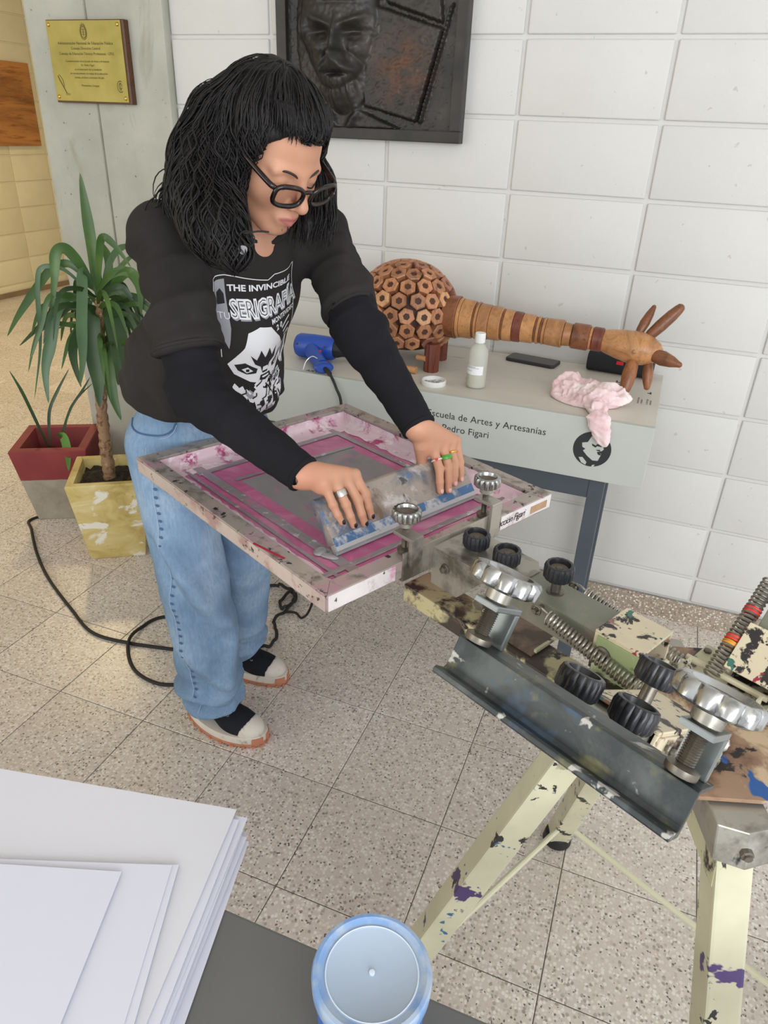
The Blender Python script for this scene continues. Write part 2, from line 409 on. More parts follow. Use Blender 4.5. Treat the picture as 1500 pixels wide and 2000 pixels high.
# ================================================================== brass plaque on the pillar
pq = thing('brass_plaque', 'engraved brass plaque on dark wooden backing screwed to the pillar', 'plaque', (-1.087, -0.03, 1.585))
DKWOOD = mk_wood('dark_plaque_wood', (84, 50, 30), (48, 26, 16), 10, 0.35, 'X')
build('backing_board', MB().box((-1.25, -0.055, 1.583), (-0.924, -0.03, 1.829)), DKWOOD, pq, bevel=0.003)
def mk_brass():
    t = NT('brass'); c = t.ramp(t.noise(7, 4), [(0.3, (158, 146, 80)), (0.7, (180, 167, 98))]); t.col(c); t.set(t.step(t.noise(30, 3), -1.2, 2.2), 0.75); t.bump(t.noise(260, 3, 0.5, 0, t.vec((0.05, 1, 1))), 0.06, 0.0004); return t.m
BRASS = mk_brass(); ENGR = simple('engraving_ink', (92, 78, 30), 0.6)
build('brass_plate', MB().box((-1.247, -0.0585, 1.589), (-0.935, -0.055, 1.826)), BRASS, pq, bevel=0.0008)
sc = MB()
for x in (-1.236, -0.947):
    for z in (1.601, 1.814):
        s_ = MB(); s_.lathe([(0.0065, 0), (0.0062, 0.002), (0.004, 0.0042), (0.0008, 0.005)], 12, frame_m((x, -0.0585, z), (0, -1, 0))); build('screw', s_, simple('brass_screw', (214, 176, 92), 0.25, 0.9), pq, smooth=True)
pm = frame_m((-1.091, -0.0585, 0), (0, -1, 0), (1, 0, 0)); tx = MB()
LN = [('Administración Nacional de Educación Pública', 1.757, 0.0125), ('Consejo Directivo Central', 1.7425, 0.0115), ('Consejo de Educación Técnico Profesional - UTU', 1.727, 0.0115),
      ('Conmemoración de la Escuela de Artes y Artesanías', 1.706, 0.0088), ('Dr. Pedro Figari', 1.6945, 0.0088), ('en el aniversario de su fundación', 1.682, 0.0088),
      ('en reconocimiento al trabajo de la educación', 1.670, 0.0088), ('técnica, artística y artesanal del país', 1.658, 0.0088), ('Montevideo, Uruguay', 1.634, 0.0088)]
for s_, z, sz in LN: write(tx, s_, pm @ Matrix.Translation((0, -(0-z) if False else 0, 0)) @ Matrix.Translation((0, z, 0)), sz, 'CENTER')
build('lettering', tx, ENGR, pq)
em = MB(); cz = 1.792
em.tube([(-1.091+0.0105*math.cos(a*PI/14), -0.0588, cz+0.0165*math.sin(a*PI/14)) for a in range(28)], 0.0012, 5, closed=True)
em.tube([(-1.091+0.014*math.cos(a*PI/14), -0.0588, cz+0.021*math.sin(a*PI/14)) for a in range(28)], 0.0009, 5, closed=True)
for z in (-0.006, 0.0, 0.007): em.box((-1.099, -0.0593, cz+z), (-1.083, -0.0587, cz+z+0.0014))
em.box((-1.0917, -0.0593, cz-0.012), (-1.0903, -0.0587, cz+0.012))
for k in range(5): a = PI*(0.3+0.1*k); em.tube([(-1.091+0.012*math.cos(a), -0.0588, cz+0.0185*math.sin(a)), (-1.091+0.017*math.cos(a), -0.0588, cz+0.027*math.sin(a))], 0.0008, 4)
build('crest', em, ENGR, pq)
e2 = MB(); e2.tube(spline([(-1.228, -0.0588, 1.665), (-1.221, -0.0588, 1.650), (-1.207, -0.0588, 1.627), (-1.199, -0.0588, 1.612)]), 0.0016, 5); e2.tube(spline([(-1.222, -0.0588, 1.668), (-1.209, -0.0588, 1.652), (-1.206, -0.0588, 1.632)]), 0.0010, 5)
write(e2, 'UTU', pm @ Matrix.Translation((-0.112, 1.606, 0)), 0.009); build('emblem', e2, ENGR, pq)
e3 = MB()
for k in range(2): e3.tube([(-0.963+(0.013-k*0.004)*math.cos(a*PI/10), -0.0588, 1.636+(0.017-k*0.004)*math.sin(a*PI/10)) for a in range(3, 18)] if k == 0 else [(-0.963+0.006*math.cos(a*PI/8), -0.0588, 1.637+0.009*math.sin(a*PI/8)) for a in range(16)], 0.001, 4)
e3.box((-0.9635, -0.0592, 1.622), (-0.9625, -0.0587, 1.652)); build('emblem', e3, ENGR, pq)

# ================================================================== bronze relief portrait
rl = thing('bronze_relief', 'dark bronze relief plaque of a bearded man high on the white wall', 'relief', (-0.058, 0.0, 1.51))
def mk_bronze():
    t = NT('patinated_bronze'); c = t.ramp(t.noise(9, 6, 0.6), [(0.3, (40, 38, 36)), (0.6, (58, 54, 50)), (0.85, (80, 72, 66))])
    d = t.n('ShaderNodeVectorMath', operation='DISTANCE'); t.l(t.P(), d.inputs[0]); d.inputs[1].default_value = (0.062, -0.05, 1.70)
    am = t.n('ShaderNodeMath', operation='MULTIPLY'); t.l(t.step(d.outputs['Value'], 0.12, 0.02), am.inputs[0]); t.l(t.step(t.noise(22, 5, 0.7), 0.38, 0.6), am.inputs[1])
    c = t.mix(am.outputs[0], c, lin((92, 60, 42))); t.col(c); t.set(0.42, 0.35); t.bump(t.noise(90, 5, 0.65), 0.35, 0.0015); return t.m
BRONZE = mk_bronze()
RX0, RX1, RZ0, RZ1 = -0.364, 0.249, 1.51, 2.26
nx, nz = 190, 230
gxx, gzz = np.meshgrid(np.linspace(RX0+0.035, RX1-0.03, nx), np.linspace(RZ0+0.03, RZ1-0.03, nz), indexing='ij')
def gs(cx, cz, sx, sz, a, rot=0.0):
    dx, dz = gxx-cx, gzz-cz; u = dx*math.cos(rot)+dz*math.sin(rot); w = -dx*math.sin(rot)+dz*math.cos(rot); return a*np.exp(-(u/sx)**2-(w/sz)**2)
def gd(cx, cz, sx, sz, a):   # flat-topped dome
    k = np.clip(1-((gxx-cx)/sx)**2-((gzz-cz)/sz)**2, 0, 1); return a*np.sqrt(k)
fx = -0.150
hgt = gd(fx, 1.85, 0.125, 0.205, 0.040)+gd(fx+0.02, 1.66, 0.075, 0.085, 0.018)+gd(fx, 1.80, 0.15, 0.30, 0.010)
hgt += gs(fx+0.012, 1.765, 0.013, 0.05, 0.026)+gs(fx+0.014, 1.735, 0.024, 0.016, 0.018)
for s_ in (-1, 1):
    hgt += gs(fx+0.01+s_*0.052, 1.788, 0.028, 0.014, -0.020)+gs(fx+0.01+s_*0.052, 1.783, 0.015, 0.007, 0.010)
    hgt += gs(fx+0.01+s_*0.05, 1.815, 0.036, 0.010, 0.014, s_*0.35)+gs(fx+0.01+s_*0.062, 1.745, 0.022, 0.022, 0.008)
    hgt += gs(fx+0.012+s_*0.033, 1.700, 0.040, 0.015, 0.018, -s_*0.42)+gs(fx+0.012+s_*0.036, 1.729, 0.006, 0.022, -0.008, s_*0.4)
    hgt += gs(fx+0.01+s_*0.118, 1.80, 0.014, 0.035, 0.014)
hgt += gs(fx+0.012, 1.684, 0.040, 0.005, -0.014)+gs(fx+0.018, 1.645, 0.030, 0.040, 0.016)+gs(fx+0.006, 1.61, 0.012, 0.03, 0.008, 0.3)
hgt += gs(fx+0.055, 1.635, 0.012, 0.05, 0.008, 0.2)+gs(fx-0.05, 1.64, 0.014, 0.05, 0.008, -0.2)
for k in range(9): hgt += gs(fx-0.09+k*0.023, 2.0+0.02*math.sin(k*2.1), 0.008, 0.05, 0.010, 0.2*math.sin(k))
for k in range(8): hgt += gs(fx-0.05+k*0.016, 1.655-0.015*math.sin(k*0.45), 0.005, 0.03, 0.006, 0.15*(k-4)*0.5)
hgt += gs(fx+0.005, 1.80, 0.004, 0.03, -0.006)
for k in range(3): hgt += gs(fx+0.01, 1.86+0.022*k, 0.06, 0.004, -0.004)
# coat, collar and the slanted panels on the right
sh = (gzz < 1.60-0.35*(np.abs(gxx-fx-0.02)-0.02)) & (gzz > RZ0+0.03); hgt = np.maximum(hgt, np.where(sh, 0.012, 0))
hgt += gs(fx+0.05, 1.565, 0.012, 0.045, 0.012, -0.6)+gs(fx-0.02, 1.565, 0.012, 0.04, 0.012, 0.6)
def half(ax_, az_, bx_, bz_): return (bx_-ax_)*(gzz-az_)-(bz_-az_)*(gxx-ax_)
pan = (half(0.105, 1.565, 0.172, 1.80) > 0) & (half(-0.05, 1.60, 0.105, 1.565) > 0) & (half(0.172, 1.80, -0.01, 1.85) > 0) & (gxx > fx+0.085)
hgt = np.maximum(hgt, np.where(pan, 0.016, 0)); 
pan2 = (half(0.122, 1.565, 0.185, 1.80) > 0) & ~pan & (gzz > 1.562) & (gxx > 0.0) & (gzz < 1.86); hgt = np.where(pan2 & (half(0.113, 1.565, 0.178, 1.80) < 0), np.maximum(hgt, 0.012), hgt)
pan3 = (half(0.172, 1.815, -0.01, 1.868) < 0) & (half(0.172, 1.815, 0.165, 1.87) > 0) & (half(0.165, 1.87, 0.05, 1.97) > 0) & (gxx > 0.0); hgt = np.maximum(hgt, np.where(pan3, 0.013, 0))
r_ = np.random.RandomState(3); w1 = r_.rand(nx, nz); 
for _ in range(2): w1 = (w1+np.roll(w1, 1, 0)+np.roll(w1, -1, 0)+np.roll(w1, 1, 1)+np.roll(w1, -1, 1))/5
hgt += (w1-0.5)*0.006
for _ in range(1): hgt = (2*hgt+np.roll(hgt, 1, 0)+np.roll(hgt, -1, 0)+np.roll(hgt, 1, 1)+np.roll(hgt, -1, 1))/6
vs = np.stack([gxx, -0.022-hgt*1.5, gzz], -1).reshape(-1, 3); ii = np.arange(nx*nz).reshape(nx, nz)
q = np.stack([ii[:-1, :-1], ii[1:, :-1], ii[1:, 1:], ii[:-1, 1:]], -1).reshape(-1, 4)
fr = MB().box((RX0+0.002, -0.022, RZ0+0.002), (RX1-0.002, 0.0, RZ1-0.002)); build('back_slab', fr, BRONZE, rl)
o = build('portrait', np_mb(vs, q), BRONZE, rl, smooth=60)
for nm, a, b in (('frame_bar', (RX0, -0.040, RZ0), (RX1, 0, RZ0+0.032)), ('frame_bar', (RX0, -0.040, RZ1-0.032), (RX1, 0, RZ1)), ('frame_bar', (RX0, -0.040, RZ0+0.032), (RX0+0.034, 0, RZ1-0.032)), ('frame_bar', (RX1-0.034, -0.040, RZ0+0.032), (RX1, 0, RZ1-0.032))):
    build(nm, MB().box(a, b), BRONZE, rl, bevel=0.003)

# ================================================================== grey console table with printed panel
GREYP = simple('grey_panel_paint', (186, 190, 184), 0.45, var=0.04, vs=5)
TOPP = None
def mk_top():
    t = NT('worn_table_top'); c = t.ramp(t.noise(5, 5, 0.6, 0.3, t.vec((0.4, 1, 1))), [(0.3, (198, 191, 180)), (0.7, (212, 207, 197))])
    c = t.mix(t.step(t.noise(26, 4, 0.6, 1.0, t.vec((0.3, 1, 1))), 0.66, 0.74), c, lin((158, 146, 130))); t.col(c); t.set(0.42); return t.m
TOPP = mk_top(); STEEL = simple('slate_steel_paint', (70, 78, 86), 0.45, var=0.08, vs=10)
ct = thing('console_table', 'grey painted console table with printed front panel and slate steel legs', 'table', (0.36, -0.3, 0))
TX0, TX1, TYF, TYB, TZ = -0.56, 0.966, -0.545, -0.045, 0.90
build('table_top', MB().box((TX0, TYF+0.018, TZ-0.02), (TX1, TYB, TZ)), TOPP, ct, bevel=0.0015)
fp = build('front_panel', MB().box((TX0, TYF, 0.729), (TX1, TYF+0.018, TZ)), GREYP, ct, bevel=0.002)
build('side_panel', MB().box((TX1-0.018, TYF+0.018, 0.729), (TX1, TYB, TZ-0.02)), GREYP, ct, bevel=0.0015)
build('side_panel', MB().box((TX0, TYF+0.018, 0.729), (TX0+0.018, TYB, TZ-0.02)), GREYP, ct, bevel=0.0015)
for x in (-0.47, 0.83):
    for y in (-0.515, -0.13): build('leg', MB().box((x, y, 0.0), (x+0.042, y+0.042, 0.88)), STEEL, ct, bevel=0.003)
build('rail', MB().box((-0.428, -0.513, 0.66), (0.83, -0.475, 0.735)), STEEL, ct, bevel=0.002)
build('rail', MB().box((-0.428, -0.128, 0.66), (0.83, -0.09, 0.735)), STEEL, ct, bevel=0.002)
for x in (-0.468, 0.832): build('rail', MB().box((x, -0.473, 0.66), (x+0.038, -0.13, 0.735)), STEEL, ct, bevel=0.002)
INK = simple('black_print', (38, 40, 42), 0.6)
fm = frame_m((0, TYF, 0), (0, -1, 0), (1, 0, 0)); t1 = MB()
write(t1, 'Escuela de Artes y Artesanías', fm @ Matrix.Translation((0.362, 0.8335, 0)), 0.0275, spacing=1.02); write(t1, 'Dr. Pedro Figari', fm @ Matrix.Translation((0.362, 0.7965, 0)), 0.0275, spacing=1.02)
build('lettering', t1, INK, fp)
lg = MB(); N = 48; LC = (0.823, 0.8165); LR = 0.049
def disc(m, c, r, y, n=40): m.add([(c[0], y, c[1])]+[(c[0]+r*math.cos(2*PI*i/n), y, c[1]+r*math.sin(2*PI*i/n)) for i in range(n)], [(0, 1+i, 1+(i+1) % n) for i in range(n)])
disc(lg, LC, LR, TYF-0.0005); build('logo_disc', lg, INK, fp)
def poly(m, pts, c, r, y): m.add([(c[0]+p[0]*r, y, c[1]+p[1]*r) for p in pts], [tuple(range(len(pts)))])
lw = MB(); y2 = TYF-0.0009
poly(lw, [(-0.57, 0.30), (-0.28, 0.38), (-0.10, 0.80), (0.28, 0.86), (0.50, 0.52), (0.60, 0.10), (0.46, -0.08), (0.52, -0.22), (0.40, -0.60), (0.12, -0.62), (-0.18, -0.42), (-0.46, -0.14), (-0.34, -0.02), (-0.52, 0.06)], LC, LR, y2)
poly(lw, [(-0.62, -0.56), (-0.42, -0.52), (-0.16, -0.78), (-0.2, -0.94), (-0.44, -0.84)], LC, LR, y2); poly(lw, [(0.16, -0.88), (0.30, -0.84), (0.24, -0.97), (0.12, -0.98)], LC, LR, y2)
build('logo_face', lw, GREYP, fp)
lk = MB(); y3 = TYF-0.0013
poly(lk, [(-0.06, 0.34), (0.16, 0.26), (0.22, 0.36), (0.48, 0.32), (0.46, 0.22), (0.24, 0.24), (0.16, 0.14), (-0.02, 0.22)], LC, LR, y3)
poly(lk, [(0.28, -0.10), (0.50, 0.0), (0.58, -0.12), (0.46, -0.14), (0.54, -0.26), (0.36, -0.24)], LC, LR, y3); poly(lk, [(0.20, 0.02), (0.42, 0.06), (0.44, -0.02), (0.3, -0.03)], LC, LR, y3)
build('logo_features', lk, INK, fp)
tt = MB(); tmx = Matrix.Translation((0.868, -0.335, TZ)) @ Matrix.Rotation(PI/2, 4, 'Z'); write(tt, 'MONTE', tmx, 0.047)
for k, (s_, x) in enumerate((('escuela de artes', 0.912), ('y artesanías', 0.921), ('dr. pedro figari', 0.936), ('montevideo', 0.945))): write(tt, s_, Matrix.Translation((x, -0.362, TZ)) @ Matrix.Rotation(PI/2, 4, 'Z'), 0.0085)
tt.box((0.936, -0.262, TZ), (0.941, -0.243, TZ+0.0005)); tt.box((0.930, -0.258, TZ), (0.936, -0.252, TZ+0.0005)); write(tt, 'ART', Matrix.Translation((-0.03, -0.53, TZ)), 0.022)
write(tt, '7', Matrix.Translation((0.435, -0.385, TZ)) @ Matrix.Rotation(0.9, 4, 'Z'), 0.03)
build('table_lettering', tt, INK, ct)
# ================================================================== wooden animal sculpture on the table
W_A = mk_wood('walnut_nut_wood', (168, 116, 82), (122, 78, 52), 30, 0.4, 'Z', 0.18)
W_B = mk_wood('red_nut_wood', (144, 94, 72), (104, 62, 46), 30, 0.4, 'Z', 0.15)
W_C = mk_wood('pale_nut_wood', (188, 140, 98), (146, 100, 64), 30, 0.4, 'Z', 0.12)
W_N = mk_wood('honey_wood', (178, 128, 82), (144, 98, 60), 16, 0.35, 'Y', 0.06)
W_D = mk_wood('brown_turned_wood', (124, 76, 46), (88, 50, 30), 16, 0.35, 'Y')
W_R = mk_wood('dark_red_wood', (112, 56, 40), (74, 34, 26), 20, 0.35, 'Z')
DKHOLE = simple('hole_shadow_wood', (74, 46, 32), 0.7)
SC = Vector((0.187, -0.270, 1.052)); SR = Vector((0.140, 0.128, 0.128))
sculp = thing('wooden_animal_sculpture', 'wooden animal sculpture with hexagonal nut shell and long ringed neck', 'sculpture', (0.187, -0.27, 0.90))
core = MB().ell(SC, SR*0.99, 32, 20); core.v = [(x, y, max(z, 0.945)) for x, y, z in core.v]; build('body_core', core, simple('core_wood', (62, 36, 24), 0.6), sculp, smooth=True)
def nut_mesh(mat, name='hex_nut'):
    bm_v = []; R, r, h = 0.0232, 0.0085, 0.026
    def ring(rad, z, n=6, ph=0): return [(rad*math.cos(2*PI*i/n+ph), rad*math.sin(2*PI*i/n+ph), z) for i in range(n)]
    vs = ring(R*0.94, 0)+ring(R*1.09, h-0.003)+ring(R*1.09-0.0028, h)+ring(r*1.25, h)+ring(r*1.15, h-0.004)
    fs = [tuple(range(5, -1, -1))]
    for j in range(4): fs += [(j*6+i, j*6+(i+1) % 6, (j+1)*6+(i+1) % 6, (j+1)*6+i) for i in range(6)]
    fs.append(tuple(range(24, 30)))
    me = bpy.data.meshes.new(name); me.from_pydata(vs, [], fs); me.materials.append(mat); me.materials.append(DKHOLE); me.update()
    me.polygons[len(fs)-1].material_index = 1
    return me
NM = [nut_mesh(W_A), nut_mesh(W_A), nut_mesh(W_B), nut_mesh(W_C)]
nr = random.Random(5); row = 0; th = 0.0
while True:
    th = row*0.295
    if th > 2.25: break
    cnt_ = max(1, int(2*PI*math.sin(th)*0.136/0.0425)) if row else 1
    for k in range(cnt_):
        ph = 2*PI*(k+(0.5 if row % 2 else 0)+nr.uniform(-0.07, 0.07))/cnt_+0.35*row; t2 = th+nr.uniform(-0.02, 0.02)
        d = Vector((math.sin(t2)*math.cos(ph), math.sin(t2)*math.sin(ph), math.cos(t2)))
        p = Vector((SC.x+SR.x*d.x, SC.y+SR.y*d.y, SC.z+SR.z*d.z)); nrm = Vector((d.x/SR.x, d.y/SR.y, d.z/SR.z)).normalized()
        if d.x > 0.90 or p.z < 0.948: continue
        o = bpy.data.objects.new('hex_nut', NM[nr.choice((0, 1, 1, 2, 3, 0))]); COL.objects.link(o); o.parent = sculp
        mtx = frame_m(p-sculp.location-nrm*0.004, nrm) @ Matrix.Rotation(nr.uniform(0, 1.0), 4, 'Z'); o.matrix_local = mtx
    row += 1
for (x, y) in ((0.305, -0.350), (0.290, -0.215), (0.105, -0.345), (0.10, -0.2)):
    lgm = MB(); pr_ = []
    for i in range(20): a = 2*PI*i/20; rr = 0.0215+(0.0016 if i % 2 else -0.0008); pr_.append((rr*math.cos(a), rr*math.sin(a)))
    lgm.prism(pr_, 0.90, 0.985, Matrix.Translation((x, y, 0))); build('leg', lgm, W_R, sculp)
PINW = simple('pale_pin_wood', (190, 140, 96), 0.4)
tag(build('dowel', MB().tube([(0.24, -0.395, 0.911), (0.275, -0.40, 0.911)], [0.010, 0.011], 12), PINW, smooth=True), 'small pale wooden dowel lying at the foot of the animal sculpture', 'dowel')
build('toe_peg', MB().tube([(0.262, -0.352, 0.938), (0.292, -0.366, 0.940)], [0.010, 0.008], 12), PINW, sculp, smooth=True)
# neck rings from the body to the head, drawn (x0, x1, r0, r1, wood)
NY = -0.285
ring = [(0.318, 0.362, 0.060, 0.062, W_D), (0.362, 0.372, 0.058, 0.058, W_N), (0.372, 0.410, 0.056, 0.055, W_N), (0.410, 0.417, 0.051, 0.051, W_D), (0.417, 0.424, 0.054, 0.054, W_N), (0.424, 0.458, 0.051, 0.050, W_N),
        (0.458, 0.494, 0.049, 0.048, W_N), (0.494, 0.500, 0.0445, 0.0445, W_D), (0.500, 0.528, 0.046, 0.0445, W_N), (0.528, 0.552, 0.0435, 0.043, W_R), (0.552, 0.590, 0.041, 0.040, W_N), (0.590, 0.597, 0.036, 0.036, W_D), (0.597, 0.605, 0.0395, 0.0395, W_N),
        (0.605, 0.613, 0.036, 0.036, W_D), (0.613, 0.621, 0.0385, 0.0385, W_N), (0.621, 0.672, 0.037, 0.039, W_N), (0.672, 0.697, 0.033, 0.031, W_N), (0.697, 0.745, 0.036, 0.036, W_D), (0.745, 0.753, 0.0315, 0.0315, W_N), (0.753, 0.783, 0.0335, 0.033, W_R)]
def nz_(x): return 1.0555-(x-0.32)*0.030
for x0, x1, ra, rb, w in ring:
    mm = frame_m((x0, NY, nz_(x0)), (x1-x0, 0.0, nz_(x1)-nz_(x0)))
    L_ = x1-x0; b = min(0.0025, L_*0.2); build('neck_ring', MB().lathe([(ra-b, 0), (ra, b), (rb, L_-b), (rb-b, L_)], 28, mm), w, sculp, smooth=30)
hd = build('head', MB().lathe([(0.029, 0), (0.033, 0.012), (0.040, 0.045), (0.045, 0.080), (0.045, 0.105), (0.038, 0.132), (0.026, 0.152), (0.012, 0.163), (0.001, 0.166)], 28, frame_m((0.783, NY, nz_(0.783)), (1, -0.05, -0.10))), W_N, sculp, smooth=True)
HC = Vector((0.885, NY-0.005, 1.030))
for nm, a, b, ra, rb in (('horn', (0.895, NY+0.02, 1.055), (0.972, NY+0.05, 1.150), 0.015, 0.0135), ('horn', (0.872, NY+0.02, 1.065), (0.900, NY+0.06, 1.140), 0.012, 0.0075), ('snout', (0.915, NY-0.02, 1.026), (1.000, NY-0.05, 1.012), 0.018, 0.009),
                         ('ear', (0.875, NY-0.03, 1.005), (0.868, NY-0.075, 0.918), 0.017, 0.0135), ('ear', (0.915, NY-0.015, 1.000), (0.926, NY-0.04, 0.930), 0.013, 0.009)):
    A, B = Vector(a), Vector(b); pts = [A+(B-A)*t for t in (0, 0.15, 0.4, 0.7, 0.88, 0.96, 1.0)]
    build(nm, MB().tube(pts, [ra*0.8, ra, ra*1.15, (ra*0.55+rb*0.6), rb, rb*0.8, rb*0.35], 14), W_D if nm != 'ear' else mk_wood('chestnut_'+str(a[0]), (146, 92, 54), (106, 62, 36), 16, 0.35, 'Z'), sculp, smooth=60)
build('eye', MB().ell((0.872, NY-0.044, 1.032), (0.008, 0.008, 0.008), 12, 8), simple('eye_wood', (150, 112, 80), 0.3), sculp, smooth=True)

# ================================================================== small things on the console table
bt = thing('plastic_bottle', 'translucent white plastic bottle with paper label and pale liquid', 'bottle', (0.466, -0.43, 0.90))
BM = Matrix.Translation((0.466, -0.43, 0.90))
HDPE = NT('milky_plastic'); HDPE.col((236, 236, 228)); HDPE.set(0.35, 0.0, Transmission_Weight=0.55, IOR=1.3); HDPE = HDPE.m
build('body', MB().lathe([(0.024, 0), (0.0275, 0.003), (0.0275, 0.098), (0.025, 0.110), (0.016, 0.122), (0.0125, 0.126), (0.0125, 0.134)], 28, BM), HDPE, bt, smooth=35)
LIQ = NT('pale_liquid'); LIQ.col((222, 214, 178)); LIQ.set(0.4); build('liquid', MB().lathe([(0.022, 0.003), (0.0258, 0.005), (0.0258, 0.045)], 24, BM), LIQ.m, bt, smooth=35)
build('cap', MB().lathe([(0.0145, 0.128), (0.0150, 0.130), (0.0150, 0.152), (0.0135, 0.1545)], 20, BM), simple('white_cap', (232, 234, 232), 0.4), bt, smooth=30)
lb = MB(); a0, a1 = -2.75, -0.7; nn = 12
lb.add([(0.466+0.0281*math.cos(a0+(a1-a0)*i/nn), -0.43+0.0281*math.sin(a0+(a1-a0)*i/nn), z) for z in (0.941, 0.966) for i in range(nn+1)], [(i, i+1, nn+2+i, nn+1+i) for i in range(nn)])
lb = build('label', lb, simple('paper_label', (236, 236, 240), 0.6), bt)
pl = MB()
for k, (z, f) in enumerate(((0.9625, 0.75), (0.9595, 0.9), (0.951, 0.5))):
    for i in range(int(9*f)):
        a = a0+0.25+(a1-a0)*i/nn; pl.add([(0.466+0.0284*math.cos(a+q), -0.43+0.0284*math.sin(a+q), zz) for zz in (z, z+0.0012) for q in (0, 0.12)], [(0, 1, 3, 2)])
pl = build('label_print', pl, simple('label_ink', (96, 96, 108), 0.6), lb); pl['kind'] = 'stuff'

ld_ = thing('jar_lid', 'round white jar lid with grey ink smears lying in front of the sculpture', 'lid', (0.352, -0.468, 0.90)); LM = Matrix.Translation((0.352, -0.468, 0.90))
build('rim', MB().lathe([(0.0345, 0.0), (0.0355, 0.002), (0.0355, 0.013), (0.034, 0.0145), (0.032, 0.0145), (0.0315, 0.004)], 36, LM, cap=False), simple('lid_white', (232, 232, 230), 0.4), ld_, smooth=35)
build('inner_disc', MB().lathe([(0.032, 0.0), (0.032, 0.0045)], 36, LM), splatter('lid_smear', (222, 222, 222), 0.35, 0, [((104, 106, 112), 42, 0.47, 0.56, 4), ((236, 236, 238), 60, 0.58, 0.64, 4)]), ld_, smooth=35)

def rounded(w, d, h, r, n=5):
    pts = []
    for cx, cy, a in ((w/2-r, d/2-r, 0), (-w/2+r, d/2-r, PI/2), (-w/2+r, -d/2+r, PI), (w/2-r, -d/2+r, 1.5*PI)):
        for i in range(n+1): pts.append((cx+r*math.cos(a+i*PI/2/n), cy+r*math.sin(a+i*PI/2/n)))
    return pts
ph = thing('smartphone', 'dark smartphone in black case lying face down on the table', 'phone', (0.568, -0.10, 0.90)); PM = Matrix.Translation((0.568, -0.100, 0.90)) @ Matrix.Rotation(-0.16, 4, 'Z')
build('case', MB().prism(rounded(0.162, 0.078, 0, 0.012), 0, 0.010, PM), simple('phone_case', (42, 42, 44), 0.5), ph, bevel=0.003)
build('back_cover', MB().prism(rounded(0.154, 0.070, 0, 0.010), 0.0095, 0.0106, PM), simple('phone_back', (70, 68, 68), 0.35), ph, bevel=0.0004)
sp = thing('portable_speaker', 'black portable speaker with small red tag behind the sculpture head', 'speaker', (0.84, -0.085, 0.90)); SM = Matrix.Translation((0.835, -0.088, 0.930)) @ Matrix.Rotation(-0.08, 4, 'Z') @ Matrix.Rotation(PI/2, 4, 'Y')
build('cabinet', MB().prism(rounded(0.060, 0.066, 0, 0.022), -0.098, 0.098, SM), simple('speaker_mesh', (26, 28, 34), 0.75, bump=0.4, bs=900), sp, bevel=0.006, seg=3, smooth=True)
TG = Matrix.Translation((0.835, -0.088, 0.930)) @ Matrix.Rotation(-0.08, 4, 'Z'); build('red_tag', MB().box((-0.009, -0.0348, 0.004), (0.012, -0.0325, 0.015), TG), simple('tag_red', (204, 40, 44), 0.4), sp, bevel=0.001)

# crumpled pink rag hanging over the table edge
def vnoise(P, seed, f, octs=3, ridge=False):
    r = np.random.RandomState(seed); out = np.zeros(len(P)); amp = 1.0; tot = 0
    for o_ in range(octs):
        acc = np.zeros(len(P))
        for k in range(5):
            d = r.normal(size=3); d /= np.linalg.norm(d); ph_ = r.uniform(0, 6.28); acc += np.sin(P@d*f*r.uniform(0.7, 1.4)+ph_+1.3*np.sin(P@r.normal(size=3)*f*0.4+r.uniform(0, 6)))
        acc /= 2.6; out += amp*((1-2*np.abs(acc)) if ridge else acc); tot += amp; amp *= 0.5; f *= 2.0
    return out/tot
def rag_sdf(p):
    a = ellp(p, (0.772, -0.388, 0.905), (0.098, 0.085, 0.032)); b = ellp(p, (0.735, -0.37, 0.925), (0.050, 0.050, 0.028)); c = ellp(p, (0.825, -0.41, 0.922), (0.060, 0.050, 0.026))
    d = smin(smin(a, b, 0.02), c, 0.02)
    e = cap(p, (0.790, -0.46, 0.915), (0.812, -0.545, 0.915), 0.016, 0.012); f = cap(p, (0.822, -0.5, 0.915), (0.835, -0.555, 0.908), 0.020, 0.012)
    g = smin(cap(p, (0.800, -0.556, 0.905), (0.838, -0.560, 0.850), 0.012, 0.009), cap(p, (0.845, -0.556, 0.905), (0.856, -0.560, 0.855), 0.013, 0.008), 0.02); g = smin(g, cap(p, (0.825, -0.556, 0.895), (0.852, -0.558, 0.843), 0.014, 0.009), 0.02)
    return smin(smin(smin(d, e, 0.02), f, 0.02), g, 0.015)
P, Q = sdf_mesh(rag_sdf, (0.64, -0.60, 0.82), (0.91, -0.27, 0.98), 0.0032)
def norms(P, Q):
    n = np.cross(P[Q[:, 2]]-P[Q[:, 0]], P[Q[:, 3]]-P[Q[:, 1]]); N_ = np.zeros_like(P)
    for k in range(4): np.add.at(N_, Q[:, k], n)
    return N_/(np.linalg.norm(N_, axis=1, keepdims=True)+1e-12)
def smooth_mesh(P, Q, it=2, lam=0.5):
    P = P.copy()
    for _ in range(it):
        A = np.zeros_like(P); c = np.zeros(len(P))
        for a, b in ((0, 1), (1, 2), (2, 3), (3, 0)):
            np.add.at(A, Q[:, a], P[Q[:, b]]); np.add.at(A, Q[:, b], P[Q[:, a]]); np.add.at(c, Q[:, a], 1); np.add.at(c, Q[:, b], 1)
        P += lam*(A/c[:, None]-P)
    return P
N_ = norms(P, Q); fold = vnoise(P*np.array([1, 1, 1.6]), 11, 62, 3, True)*0.75+0.45*vnoise(P, 12, 30, 2, True); up_only = np.clip((P[:, 2]-0.902)/0.02, 0.15, 1); up_only = np.where(P[:, 1] < -0.545, 0.35, up_only)
